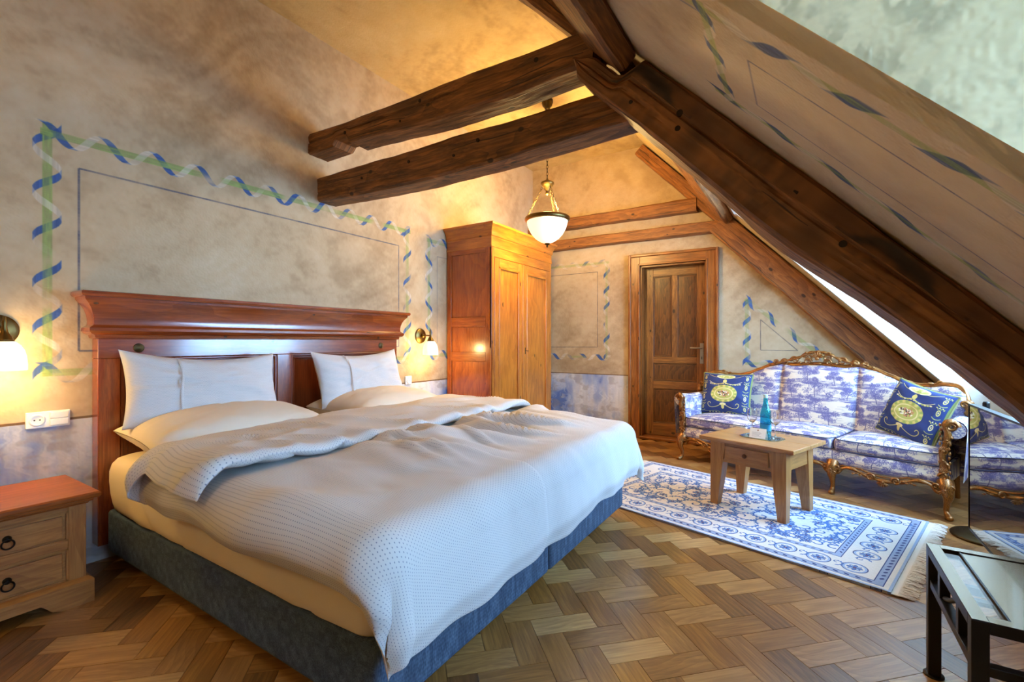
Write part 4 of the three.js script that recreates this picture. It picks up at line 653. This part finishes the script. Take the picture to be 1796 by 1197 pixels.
// ---------- sofa ----------
{
  const f = thing('sofa', 'carved gilt-framed sofa upholstered in blue toile in front of the slope', 'sofa', [2.98, 0, -4.325], -0.350);
  const crest = [[0, 0.925], [0.1, 0.922], [0.2, 0.91], [0.3, 0.925], [0.4, 0.90], [0.5, 0.855], [0.6, 0.81], [0.68, 0.79], [0.76, 0.795], [0.84, 0.815], [0.91, 0.81], [0.96, 0.77], [0.98, 0.69], [0.985, 0.6]];
  const top = (x) => { x = Math.abs(x); for (let i = 0; i + 1 < crest.length; i++) if (x <= crest[i + 1][0]) { const t = (x - crest[i][0]) / (crest[i + 1][0] - crest[i][0]); return lerp(crest[i][1], crest[i + 1][1], t * t * (3 - 2 * t) * 0.5 + t * 0.5); } return 0.6; };
  const wrap = (x) => 0.13 * smooth(0.66, 1.0, Math.abs(x)), backZ = (x, y) => -0.50 - 0.10 * (y - 0.38) / 0.5 + wrap(x);
  for (const [a, b] of [[-0.985, -0.29], [-0.29, 0.30], [0.30, 0.985]]) { // three tufted back sections, front and rear skins
    const F = (u, v) => { const x = lerp(a, b, u), y = lerp(0.36, top(x), v), e = Math.pow(Math.max(0, 1 - Math.abs(u * 2 - 1) ** 6), 0.5) * Math.pow(Math.max(0, 1 - Math.abs(v * 2 - 1) ** 8), 0.5); return [x, y, backZ(x, y) + 0.035 * e]; };
    const front = grid(30, 24, F, (u, v, P) => [P[0], P[1]]), rear = grid(30, 10, (u, v) => { const x = lerp(b, a, u), y = lerp(0.2, top(x), v); return [x, y, backZ(x, y) - 0.07]; }, (u, v, P) => [P[0], P[1]]);
    part('back_section', [front, rear, grid(30, 1, (u, v) => { const x = lerp(a, b, u), y = top(x); return [x, y, backZ(x, y) - 0.07 * v]; }, (u, v, P) => [P[0], P[2]])], M.toile, f);
  }
  // crest rail following the top line, with carved crown
  const line = []; for (let i = 0; i <= 60; i++) { const x = lerp(-0.985, 0.985, i / 60); line.push([x, top(x) + 0.006, backZ(x, top(x)) - 0.02]); }
  const rail = part('crest_rail', [tube(line, (u) => 0.021 + 0.004 * Math.sin(u * 60), 160, 10), tube(line.map(([x, y, z]) => [x, y + 0.016, z + 0.006]), 0.008, 120, 6)], M.gilt, f);
  const zc = (x) => backZ(x, top(x)) + 0.004, orn = [];
  for (const s of [-1, 1]) {
    orn.push(spiral(s * 0.30, 0.945, zc(0.3), 0.03, -s, 1.5, 0.010), spiral(s * 0.22, 0.965, zc(0.2), 0.035, -s, 1.3, 0.010), spiral(s * 0.11, 0.99, zc(0), 0.034, -s, 1.4, 0.011), spiral(s * 0.05, 0.955, zc(0), 0.03, s, 1.3, 0.010));
    orn.push(tube([[s * 0.36, 0.925, zc(0.3)], [s * 0.25, 0.958, zc(0.2)], [s * 0.16, 0.985, zc(0.1)], [s * 0.08, 1.03, zc(0)], [0, 1.045, zc(0)]], (u) => 0.010 + 0.006 * Math.sin(u * 20) ** 2, 60, 8));
    for (const [x, y, q] of [[0.33, 0.95, 0.014], [0.36, 0.94, 0.012], [0.40, 0.925, 0.012], [0.27, 0.96, 0.013], [0.17, 0.97, 0.012], [0.14, 0.945, 0.013], [0.09, 1.035, 0.013]]) orn.push(bead(s * x, y, zc(x) + 0.006, q, q * 0.8, q));
    orn.push(...shell(s * 0.345, 0.945, zc(0.35), 0.03, 1), spiral(s * 0.80, 0.825, zc(0.8), 0.02, s, 1.3, 0.008), bead(s * 0.76, 0.822, zc(0.76), 0.02, 0.01, 0.012));
  }
  orn.push(...shell(0, 0.985, zc(0) + 0.012, 0.062, 1), bead(0, 1.04, zc(0), 0.022, 0.016, 0.014), bead(0, 0.94, zc(0) + 0.01, 0.03, 0.014, 0.014));
  part('carved_crown', orn, M.gilt, rail);
  // seat
  const fz = (x) => 0.015 + 0.018 * Math.cos(x / 0.31 * Math.PI) * 0.5;
  part('seat_rail', grid(80, 8, (u, v) => { const x = lerp(-0.93, 0.93, u); return [x, lerp(0.212, 0.32, v), fz(x) + 0.012 * Math.sin(v * Math.PI)]; }, (u, v) => [u * 1.86, v * 0.11]), M.toile, f);
  part('seat_platform', box(-0.94, 0.94, 0.21, 0.33, -0.58, 0.0), M.toile, f);
  for (const [a, b] of [[-0.92, -0.308], [-0.304, 0.306], [0.31, 0.92]]) {
    const c = part('seat_cushion', softBox(b - a, 0.098, 0.56, 0.035, 0.035).translate((a + b) / 2, 0.318, -0.262), M.toile, f), w = (b - a) / 2 - 0.01, m = (a + b) / 2, ring = (y) => tube([[m - w, y, -0.5], [m - w, y, -0.03], [m - w + 0.025, y, 0.012], [m, y, 0.018], [m + w - 0.025, y, 0.012], [m + w, y, -0.03], [m + w, y, -0.5]], 0.0042, 80, 6);
    part('piping', [ring(0.408), ring(0.328)], M.piping, c);
  }
  // arms: upholstered rolls with carved posts
  for (const s of [-1, 1]) {
    const arm = part('arm', grid(28, 20, (u, v) => { const z = lerp(-0.5, 0.0, v), a = (u * 1.5 - 0.25) * Math.PI, flare = 0.02 * v, R = 0.06, cy = 0.575 - 0.012 * Math.sin(v * 3.1), cx = s * (0.955 + flare); if (u < 0.12) return [cx - s * R * 1.0, lerp(0.35, cy, u / 0.12), z]; if (u > 0.88) return [cx + s * R * (1 - 0.35 * (u - 0.88) / 0.12), lerp(cy, 0.24, (u - 0.88) / 0.12), z]; const q = Math.PI - (u - 0.12) / 0.76 * Math.PI; return [cx + s * R * Math.cos(q), cy + R * Math.sin(q), z]; }, (u, v) => [v * 0.5, u * 0.5]), M.toile, f);
    arm.material = M.toile; part('arm_face', new THREE.CircleGeometry(0.055, 24).translate(s * 0.975, 0.572, 0.0), M.toile, arm);
    const x = s * 0.955, o = [tube([[x + s * 0.03, 0.612, 0.012], [x + s * 0.005, 0.628, 0.02], [x - s * 0.02, 0.60, 0.026], [x - s * 0.008, 0.54, 0.022], [x - s * 0.022, 0.47, 0.012], [x - s * 0.034, 0.40, 0.016], [x - s * 0.022, 0.32, 0.014], [x - s * 0.03, 0.24, 0.02]], (u) => 0.015 + 0.006 * Math.sin(u * 14) ** 2, 90, 10), spiral(x + s * 0.045, 0.596, 0.02, 0.034, -s, 1.6, 0.013), spiral(x + s * 0.012, 0.52, 0.024, 0.018, -s, 1.4, 0.008), spiral(x - s * 0.045, 0.43, 0.026, 0.02, s, 1.4, 0.008), spiral(x - s * 0.004, 0.34, 0.026, 0.02, -s, 1.4, 0.008), spiral(x - s * 0.05, 0.27, 0.03, 0.022, s, 1.4, 0.009)];
    for (const [dx, y, q, up] of [[-0.016, 0.585, 0.026, -1], [-0.012, 0.505, 0.028, -1], [-0.026, 0.435, 0.032, 1], [-0.03, 0.375, 0.026, -1], [-0.026, 0.295, 0.034, 1]]) o.push(...shell(x + s * dx, y, 0.032, q, up));
    for (let k = 0; k < 12; k++) { const y = 0.27 + k * 0.03, w = 0.02 + 0.004 * (k % 2); for (const e of [-1, 1]) o.push(bead(x - s * 0.022 + e * w, y, 0.02, 0.007, 0.013, 0.009)); }
    part('arm_post', o, M.gilt, f);
    part('arm_bracket', [tube([[s * 0.985, 0.72, -0.43], [s * 0.99, 0.66, -0.38], [s * 0.985, 0.60, -0.40]], (u) => 0.02 + 0.008 * Math.sin(u * 12) ** 2, 40, 9), spiral(s * 0.99, 0.70, -0.39, 0.024, -s, 1.3, 0.011)], M.gilt, f);
  }
  // cabriole legs and scalloped apron
  for (const x of [-0.93, -0.31, 0.31, 0.93]) {
    const k = Math.abs(x) > 0.5 ? Math.sign(x) * 0.02 : 0;
    part('leg', [tube([[x, 0.235, 0.0], [x + k * 0.6, 0.20, 0.03], [x + k, 0.15, 0.032], [x + k * 0.6, 0.095, 0.014], [x + k * 0.4, 0.05, 0.01], [x + k, 0.022, 0.026], [x + k * 1.4, 0.012, 0.04]], (u) => lerp(0.044, 0.015, smooth(0, 0.75, u)) + 0.008 * smooth(0.8, 1, u), 60, 10), bead(x + k * 1.5, 0.017, 0.044, 0.021, 0.017, 0.021), ...shell(x + k * 0.5, 0.19, 0.056, 0.042, -1), spiral(x - 0.02, 0.205, 0.045, 0.018, -1, 1.3, 0.007), spiral(x + 0.02, 0.205, 0.045, 0.018, 1, 1.3, 0.007)], M.gilt, f);
  }
  for (const x of [-0.9, 0.9]) part('leg', tube([[x, 0.22, -0.52], [x, 0.12, -0.545], [x, 0.004, -0.59]], (u) => 0.024 - 0.008 * u, 20, 8), M.gilt, f);
  for (const c of [-0.62, 0, 0.62]) {
    const P = []; for (let i = 0; i <= 40; i++) { const u = i / 40 * 2 - 1, x = c + u * 0.29; P.push([x, 0.205 - 0.045 * Math.exp(-u * u * 16) + 0.012 * Math.cos(u * 9.4) - 0.03 * smooth(0.82, 1, Math.abs(u)), fz(x) + 0.018]); }
    const o = [tube(P, (u) => 0.013 + 0.003 * Math.sin(u * 40), 90, 8), tube(P.map(([x, y, z]) => [x, Math.min(0.222, y + 0.026), z - 0.004]), 0.007, 80, 6), ...shell(c, 0.168, fz(c) + 0.03, 0.04, -1), spiral(c - 0.045, 0.185, fz(c) + 0.026, 0.026, -1, 1.4, 0.008), spiral(c + 0.045, 0.185, fz(c) + 0.026, 0.026, 1, 1.4, 0.008)];
    for (const k of [-1, 1]) for (let i = 0; i < 5; i++) o.push(bead(c + k * (0.09 + i * 0.02), 0.187 + 0.006 * (i % 2), fz(c) + 0.028, 0.011, 0.006, 0.007));
    part('apron', o, M.gilt, f);
  }
}
function sofaCushion(label, x, y, z, rx, ry, rz, seed) {
  const c = thing('throw_cushion', label, 'cushion', [2.98, 0, -4.325], -0.350, 'navy cushions on the sofa');
  const g = pillow(0.46, 0.42, 0.15, seed, { pinch: 0.05, wrinkle: 0.004 }), uv = g.attributes.uv; for (let i = 0; i < uv.count; i++) uv.setXY(i, uv.getX(i) / 0.46, uv.getY(i) / 0.42);
  const pipe = [], n = 20; for (const [ax, ay, bx, by] of [[-1, -1, 1, -1], [1, -1, 1, 1], [1, 1, -1, 1], [-1, 1, -1, -1]]) for (let i = 0; i < n; i++) { const a = lerp(ax, bx, i / n), b = lerp(ay, by, i / n); pipe.push([a * 0.23 * (1 - 0.05 * (1 - b * b) * Math.abs(a)), b * 0.21 * (1 - 0.07 * (1 - a * a) * Math.abs(b)), 0]); }
  const edge = tube(pipe, 0.006, 160, 6, true), m = new THREE.Matrix4().compose(new THREE.Vector3(x, y, z), new THREE.Quaternion().setFromEuler(new THREE.Euler(rx, ry, rz, 'YXZ')), new THREE.Vector3(1, 1, 1));
  g.applyMatrix4(m); edge.applyMatrix4(m); part('cushion_cover', g, M.cushion, c); part('cushion_piping', edge, M.cushionPiping, c);
}
M.cushionPiping = new THREE.MeshStandardMaterial({ color: 0x8f8f58, roughness: 0.8 });
sofaCushion('navy and gilt cushion leaning in the left corner of the sofa', -0.71, 0.62, -0.375, -0.30, 0.16, 0.0, 5);
sofaCushion('navy and gilt cushion tilted in the right corner of the sofa', 0.72, 0.615, -0.30, -0.30, -0.55, -0.22, 9);
// ---------- rug ----------
{
  const W = 1.95, D = 1.22, S = 760, w = Math.round(W * S), h = Math.round(D * S), c = document.createElement('canvas'); c.width = w; c.height = h; const ctx = c.getContext('2d'), r = rng(19);
  const CR = 'rgb(226,222,214)', B1 = 'rgb(76,116,178)', B2 = 'rgb(44,58,112)', B3 = 'rgb(160,182,212)', RD = 'rgb(120,72,96)';
  ctx.fillStyle = CR; ctx.fillRect(0, 0, w, h);
  const band = (m, t, col) => { ctx.strokeStyle = col; ctx.lineWidth = t; ctx.strokeRect(m + t / 2, m + t / 2, w - 2 * m - t, h - 2 * m - t); };
  const flower = (x, y, s, a) => { ctx.save(); ctx.translate(x, y); ctx.rotate(a); for (let i = 0; i < 8; i++) { ctx.rotate(Math.PI / 4); ctx.fillStyle = i % 2 ? B1 : B3; ctx.beginPath(); ctx.ellipse(s * 0.55, 0, s * 0.42, s * 0.22, 0, 0, 6.3); ctx.fill(); ctx.strokeStyle = B2; ctx.lineWidth = 2; ctx.stroke(); } ctx.fillStyle = RD; ctx.beginPath(); ctx.arc(0, 0, s * 0.22, 0, 6.3); ctx.fill(); ctx.strokeStyle = B2; ctx.lineWidth = 2.5; ctx.stroke(); ctx.restore(); };
  const vine = (x, y, s, a, dir) => { ctx.save(); ctx.translate(x, y); ctx.rotate(a); ctx.scale(1, dir); ctx.strokeStyle = B1; ctx.lineWidth = s * 0.15; ctx.beginPath(); ctx.moveTo(-s, 0); ctx.bezierCurveTo(-s * 0.5, -s * 0.9, s * 0.7, -s * 0.9, s * 0.8, 0); ctx.bezierCurveTo(s * 0.8, s * 0.6, 0, s * 0.5, s * 0.1, 0); ctx.stroke(); ctx.strokeStyle = B2; ctx.lineWidth = 2; ctx.stroke(); ctx.fillStyle = B1; for (let i = 0; i < 7; i++) { const q = -2.8 + i * 0.45; ctx.beginPath(); ctx.ellipse(s * 0.85 * Math.cos(q), s * 0.75 * Math.sin(q), s * 0.24, s * 0.1, q + 0.6, 0, 6.3); ctx.fill(); } ctx.restore(); };
  const m0 = 24, g1 = 30, bw = 128, g2 = 26; ctx.fillStyle = B3; ctx.fillRect(0, 0, w, h); ctx.fillStyle = CR; ctx.fillRect(9, 9, w - 18, h - 18);
  band(m0, g1, 'rgb(150,166,196)'); band(m0 + g1, 3, B2); band(m0, 3, B2); band(m0 + g1 + bw, g2, 'rgb(154,172,204)'); band(m0 + g1 + bw, 3, B2); band(m0 + g1 + bw + g2, 3, B2);
  const along = (m, step, f) => { for (let x = m + step / 2; x < w - m; x += step) { f(x, m, 0); f(x, h - m, Math.PI); } for (let y = m + step * 1.5; y < h - m - step; y += step) { f(m, y, -Math.PI / 2); f(w - m, y, Math.PI / 2); } };
  along(m0 + g1 / 2, 34, (x, y, a) => { ctx.save(); ctx.translate(x, y); ctx.rotate(a + 0.5); ctx.fillStyle = B2; ctx.beginPath(); ctx.ellipse(0, 0, 10, 5, 0, 0, 6.3); ctx.fill(); ctx.restore(); });
  along(m0 + g1 + bw + g2 / 2, 30, (x, y, a) => { ctx.save(); ctx.translate(x, y); ctx.rotate(a - 0.5); ctx.fillStyle = B2; ctx.beginPath(); ctx.ellipse(0, 0, 8, 4, 0, 0, 6.3); ctx.fill(); ctx.restore(); });
  let n = 0; along(m0 + g1 + bw / 2, 118, (x, y, a) => { n++; ctx.save(); ctx.translate(x, y); ctx.rotate(a); ctx.strokeStyle = B2; ctx.lineWidth = 3.5; ctx.fillStyle = B3; ctx.beginPath(); ctx.ellipse(0, 0, 40, 44, 0, 0, 6.3); ctx.fill(); ctx.stroke(); ctx.fillStyle = CR; ctx.beginPath(); ctx.ellipse(0, 0, 31, 35, 0, 0, 6.3); ctx.fill(); ctx.restore(); flower(x, y, 26, n); vine(x + Math.cos(a) * 58, y + Math.sin(a) * 58, 26, a + 1.57, n % 2 ? 1 : -1); });
  const m = m0 + g1 + bw + g2 + 6; ctx.save(); ctx.beginPath(); ctx.rect(m, m, w - 2 * m, h - 2 * m); ctx.clip();
  for (let j = 0; j < 6; j++) for (let i = 0; i < 12; i++) { const x = m + (i + 0.5 + (j % 2) * 0.5) * (w - 2 * m) / 12, y = m + (j + 0.5) * (h - 2 * m) / 6; vine(x, y, 44 + r() * 14, r() * 6.28, r() > 0.5 ? 1 : -1); }
  for (let i = 0; i < 64; i++) flower(m + r() * (w - 2 * m), m + r() * (h - 2 * m), 15 + r() * 16, r() * 3);
  for (let i = 0; i < 160; i++) { ctx.strokeStyle = [B2, B1][i % 2]; ctx.lineWidth = 2; const x = m + r() * (w - 2 * m), y = m + r() * (h - 2 * m); ctx.beginPath(); ctx.moveTo(x, y); ctx.quadraticCurveTo(x + 30 * (r() - 0.5), y + 30 * (r() - 0.5), x + 70 * (r() - 0.5), y + 60 * (r() - 0.5)); ctx.stroke(); }
  for (const [sx, sy] of [[0, 0], [1, 0], [0, 1], [1, 1]]) { const x = sx ? w - m : m, y = sy ? h - m : m; for (let i = 0; i < 5; i++) vine(x + (sx ? -1 : 1) * (30 + i * 46), y + (sy ? -1 : 1) * (190 - i * 40), 44, i + sx, sy ? 1 : -1); }
  ctx.restore();
  for (let i = 0; i < 9000; i++) { ctx.fillStyle = r() > 0.5 ? 'rgba(255,255,255,0.07)' : 'rgba(60,60,80,0.07)'; ctx.fillRect(r() * w, r() * h, 12, 2); }
  const t = canvasTexture(c), pile = data(128, 128, (x, y) => { const v = 255 * HASH[(x * 131 + y * 977) & 65535]; return [v, v, v]; }, false); pile.repeat.set(12, 8);
  const rug = thing('rug', 'blue and cream patterned oriental rug under the coffee table', 'rug', [2.645, 0, -3.51], -0.272);
  const ht = (x, z) => 0.011 + 0.004 * fbm(x * 2 + 4, z * 2, 31, 2);
  const top = grid(60, 40, (u, v) => { const x = (u - 0.5) * W, z = (0.5 - v) * D; return [x, ht(x, z), z]; }), side = (f) => grid(60, 1, f);
  part('pile', [top, side((u, v) => [(u - 0.5) * W, v * ht((u - 0.5) * W, D / 2) + 0.0006 * (1 - v), D / 2]), side((u, v) => [(0.5 - u) * W, v * ht((0.5 - u) * W, -D / 2) + 0.0006 * (1 - v), -D / 2]), side((u, v) => [W / 2, v * ht(W / 2, (0.5 - u) * D) + 0.0006 * (1 - v), (0.5 - u) * D]), side((u, v) => [-W / 2, v * ht(-W / 2, (u - 0.5) * D) + 0.0006 * (1 - v), (u - 0.5) * D])], new THREE.MeshPhysicalMaterial({ map: t, bumpMap: pile, bumpScale: 0.002, roughness: 0.95, sheen: 0.2, sheenRoughness: 0.6 }), rug);
  const str = []; for (const s of [-1, 1]) { str.push(place(new THREE.BoxGeometry(0.03, 0.004, D), { p: [s * (W / 2 + 0.012), 0.006, 0] })); for (let i = 0; i < 230; i++) { const z = (i / 229 - 0.5) * D + (r() - 0.5) * 0.006, a = (r() - 0.5) * 0.7, l = 0.045 + r() * 0.025, x0 = s * (W / 2 + 0.022); str.push(tube([[x0, 0.007, z], [x0 + s * l * 0.5, 0.006 + r() * 0.004, z + Math.sin(a) * l * 0.4], [x0 + s * l, 0.002 + r() * 0.002, z + Math.sin(a) * l]], 0.0027, 5, 4)); } }
  const fr = part('fringe', str, new THREE.MeshStandardMaterial({ color: 0xe6e0d4, roughness: 0.95 }), rug); fr.userData = { kind: 'stuff', label: 'cream knotted fringe' };
}
// ---------- coffee table ----------
const TT = 0.481; // height of its top on the rug
{
  const t = thing('coffee_table', 'small oak coffee table with drawer and tapered legs on the rug', 'table', [2.838, 0.0145, -3.575], -0.357), y = TT - 0.0145;
  part('table_top', [box(-0.305, 0.305, y - 0.026, y, -0.25, -0.005, 0, 0.004), box(-0.305, 0.305, y - 0.026, y, -0.004, 0.25, 0, 0.004)], M.table, t);
  for (const sx of [-1, 1]) for (const sz of [-1, 1]) { // outer faces upright, inner faces tapered
    const g = new THREE.BoxGeometry(1, 1, 1), p = g.attributes.position; for (let i = 0; i < p.count; i++) { const k = p.getY(i) > 0 ? 0.105 : 0.05, x = sx * (0.245 - (p.getX(i) * sx > 0 ? 0 : k) + (p.getY(i) > 0 ? 0 : 0.0)), z = sz * (0.205 - (p.getZ(i) * sz > 0 ? 0 : p.getY(i) > 0 ? 0.085 : 0.05)); p.setXYZ(i, x, p.getY(i) > 0 ? y - 0.026 : 0, z); }
    g.computeVertexNormals(); part('leg', boxUV(g, 1, seeds(), seeds()), M.table, t);
  }
  part('apron', [box(-0.2, 0.2, y - 0.15, y - 0.026, -0.2, -0.182), box(-0.238, -0.22, y - 0.15, y - 0.026, -0.18, 0.18), box(0.22, 0.238, y - 0.15, y - 0.026, -0.18, 0.18), box(-0.2, 0.2, y - 0.05, y - 0.026, 0.182, 0.2), box(-0.2, 0.2, y - 0.165, y - 0.145, 0.182, 0.2)], M.table, t);
  const d = part('drawer', box(-0.142, 0.142, y - 0.143, y - 0.05, 0.18, 0.212, 0, 0.004), M.table, t);
  part('knob', lathe([[0, 0.026], [0.009, 0.025], [0.014, 0.02], [0.015, 0.014], [0.009, 0.006], [0.008, 0]], 20).rotateX(Math.PI / 2).translate(0, y - 0.095, 0.212), M.doorPanel, d);
}
{
  const k = -0.357;
  const tray = thing('serving_tray', 'thin glass tray on the coffee table holding bottle and glasses', 'tray', [2.845, TT, -3.575], k);
  const s = new THREE.Shape(); [[-0.125, -0.05], [-0.09, -0.085], [0.09, -0.085], [0.125, -0.05], [0.125, 0.05], [0.09, 0.085], [-0.09, 0.085], [-0.125, 0.05]].forEach((p, i) => i ? s.lineTo(...p) : s.moveTo(...p));
  part('plate', new THREE.ExtrudeGeometry(s, { depth: 0.005, bevelEnabled: true, bevelSize: 0.003, bevelThickness: 0.001, bevelSegments: 1 }).rotateX(-Math.PI / 2).translate(0, 0.001, 0), new THREE.MeshPhysicalMaterial({ color: 0x9fb4ae, metalness: 0.85, roughness: 0.12 }), tray);
  const Y = TT + 0.0075, cyan = new THREE.MeshPhysicalMaterial({ color: 0x86e4f0, transmission: 0.95, thickness: 0, roughness: 0.04, ior: 1.45 });
  const b = thing('water_bottle', 'turquoise glass water bottle standing on the tray', 'bottle', [2.866, Y, -3.60]);
  part('bottle_glass', lathe([[0, 0], [0.032, 0], [0.0345, 0.004], [0.0345, 0.10], [0.033, 0.12], [0.034, 0.14], [0.0325, 0.16], [0.024, 0.195], [0.0155, 0.225], [0.0135, 0.25], [0.0135, 0.265], [0.0125, 0.265], [0.0125, 0.25], [0.0145, 0.225], [0.023, 0.194], [0.0315, 0.159], [0.033, 0.14], [0.032, 0.12], [0.0335, 0.10], [0.0335, 0.008], [0, 0.006]], 36), cyan, b);
  part('bottle_cap', lathe([[0, 0.286], [0.012, 0.286], [0.0142, 0.283], [0.0142, 0.262], [0.0128, 0.262], [0, 0.262]], 24), new THREE.MeshStandardMaterial({ color: 0xb9d9de, roughness: 0.4 }), b);
  part('bottle_label', lathe([[0.0350, 0.04], [0.0352, 0.04], [0.0352, 0.085], [0.0350, 0.085]], 36), new THREE.MeshPhysicalMaterial({ color: 0x2f9fc4, roughness: 0.5, transmission: 0.3, thickness: 0 }), b);
  for (const [x, z, l] of [[2.785, -3.595, 'stemmed wine glass left of the water bottle'], [2.925, -3.555, 'stemmed wine glass right of the water bottle']]) {
    const g = thing('wine_glass', l, 'glass', [x, Y, z], 0, 'wine glasses on the tray');
    part('goblet', lathe([[0, 0.0], [0.03, 0.0], [0.031, 0.002], [0.012, 0.005], [0.004, 0.012], [0.0032, 0.05], [0.004, 0.085], [0.014, 0.094], [0.027, 0.11], [0.033, 0.132], [0.032, 0.16], [0.027, 0.188], [0.0262, 0.188], [0.031, 0.16], [0.032, 0.132], [0.026, 0.111], [0.013, 0.096], [0, 0.092]], 32), M.glass, g);
  }
  const card = thing('tent_card', 'folded white paper card standing in front of the bottle', 'card', [2.828, Y, -3.523], k + 0.15);
  const cc = document.createElement('canvas'); cc.width = 256; cc.height = 128; const cx = cc.getContext('2d'); cx.fillStyle = '#f2efea'; cx.fillRect(0, 0, 256, 128); cx.fillStyle = 'rgba(110,110,120,0.8)'; for (let i = 0; i < 5; i++) cx.fillRect(40, 52 + i * 13, 110 + 50 * HASH[i * 7], 3); cx.fillStyle = 'rgb(150,96,60)'; cx.beginPath(); cx.arc(128, 26, 10, 0, 6.3); cx.fill();
  const paper = new THREE.MeshStandardMaterial({ map: canvasTexture(cc), roughness: 0.85 }), g1 = new THREE.BoxGeometry(0.1, 0.068, 0.0006).rotateX(-0.42).translate(0, 0.0315, 0.0142), g2 = new THREE.BoxGeometry(0.1, 0.068, 0.0006).rotateX(0.42).translate(0, 0.0315, -0.0142);
  part('front_leaf', g1, paper, card); part('back_leaf', g2, M.plastic, card);
}
// ---------- television, its stand and the bench ----------
{
  const s = thing('floor_stand', 'black floor stand with stepped round foot behind the television', 'stand', [3.975, 0, -3.715]);
  part('foot', lathe([[0, 0.044], [0.05, 0.044], [0.06, 0.04], [0.062, 0.032], [0.095, 0.031], [0.098, 0.024], [0.125, 0.023], [0.128, 0.016], [0.15, 0.015], [0.156, 0.008], [0.152, 0], [0, 0]], 48), M.bronze, s);
  part('pole', lathe([[0, 0.04], [0.016, 0.04], [0.016, 0.78], [0.012, 0.79], [0, 0.79]], 20), M.blackMetal, s);
  part('mount_arm', [tube([[0, 0.5, 0], [-0.03, 0.5, 0.1], [-0.048, 0.49, 0.3], [-0.058, 0.47, 0.5]], 0.014, 24), box(-0.068, -0.056, 0.37, 0.57, 0.42, 0.62)], M.blackMetal, s);
}
{
  const t = thing('television', 'large black flat-screen television with glossy screen beside the sofa', 'television', [3.87, 0.09, -2.98]);
  part('housing', box(0, 0.032, 0, 0.7, -0.58, 0.58, 2, 0.004), M.blackMetal, t);
  part('rear_cover', box(0.03, 0.038, 0.12, 0.58, -0.4, 0.4, 2, 0.003), M.blackMetal, t);
  part('bezel', [box(-0.004, 0.004, 0, 0.010, -0.58, 0.58), box(-0.004, 0.004, 0.690, 0.7, -0.58, 0.58), box(-0.004, 0.004, 0, 0.7, -0.58, -0.570), box(-0.004, 0.004, 0, 0.7, 0.570, 0.58)], M.blackMetal, t);
  part('screen', box(-0.0015, 0.001, 0.010, 0.690, -0.57, 0.57), new THREE.MeshPhysicalMaterial({ color: 0x08090c, roughness: 0.03, ior: 1.9, clearcoat: 1, clearcoatRoughness: 0.01 }), t);
}
{
  const b = thing('media_bench', 'low black metal bench with top coloured to mimic warm reflections in the right foreground', 'bench', [3.45, 0, -1.6]), H = 0.442, L = 0.5, D = 0.52, q = 0.034; // x to the right, z away is negative
  const bar = (x0, x1, y0, y1, z0, z1) => box(x0, x1, y0, y1, z0, z1, undefined, 0.002);
  for (const [x, z] of [[0, -D], [0, -q], [L - q, -D], [L - q, -q]]) part('leg', bar(x, x + q, 0.006, H - 0.001, z, z + q), M.blackMetal, b);
  for (const [x, z] of [[0, -D], [0, -q], [L - q, -D], [L - q, -q]]) part('foot_pad', lathe([[0, 0], [0.028, 0], [0.028, 0.005], [0.02, 0.009], [0, 0.009]], 20).translate(x + q / 2, 0, z + q / 2), M.blackMetal, b);
  part('top_rail', bar(0, q, H - 0.03, H, -D + q, -q), M.blackMetal, b); part('top_rail', bar(L - q, L, H - 0.03, H, -D + q, -q), M.blackMetal, b);
  part('top_rail', bar(q, L - q, H - 0.03, H, -D, -D + q), M.blackMetal, b); part('top_rail', bar(q, L - q, H - 0.03, H, -q, 0), M.blackMetal, b);
  for (const x of [0.004, L - 0.03]) part('lower_rail', bar(x, x + 0.026, 0.305, 0.33, -D + q, -q), M.blackMetal, b);
  for (const z of [-D + 0.004, -0.03]) part('lower_rail', bar(q, L - q, 0.305, 0.33, z, z + 0.026), M.blackMetal, b);
  for (const x of [0.004, L - 0.03]) { for (const z of [-0.375, -0.165]) part('upright', bar(x, x + 0.026, 0.33, H - 0.03, z, z + 0.026), M.blackMetal, b); part('ornament', tube([[x + 0.013, 0.335, -0.345], [x + 0.013, 0.355, -0.29], [x + 0.013, 0.372, -0.255], [x + 0.013, 0.39, -0.22], [x + 0.013, 0.408, -0.17]], 0.008, 20, 6), M.blackMetal, b); }
  part('glass_pane', box(q, 0.075, H - 0.012, H - 0.006, -D + q, -q), M.glassPane, b);
  part('cross_bar', bar(q, 0.075, H - 0.025, H - 0.013, -0.17, -0.145), M.blackMetal, b);
  const top = new THREE.MeshPhysicalMaterial({ color: 0x604719, metalness: 1, roughness: 0.26, clearcoat: 0.3, clearcoatRoughness: 0.06 });  // brass tint stands in for warm room reflections on dark rails and panel
  part('rail_reflection_tint', [box(0.001, q - 0.001, H, H + 0.001, -D + 0.001, -0.001, 2), box(q, L - q, H, H + 0.001, -D + 0.001, -D + q - 0.001, 0), box(q, L - q, H, H + 0.001, -q + 0.001, -0.001, 0), box(L - q + 0.001, L - 0.001, H, H + 0.001, -D + 0.001, -0.001, 2)], top, b);
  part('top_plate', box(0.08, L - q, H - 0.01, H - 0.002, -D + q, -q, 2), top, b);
  part('pane_strip', bar(0.075, 0.082, H - 0.025, H - 0.001, -D + q, -q), M.blackMetal, b);
}
scene.traverse((o) => { if (o.isMesh) { o.castShadow = true; o.receiveShadow = true; } });
renderer.render(scene, camera);
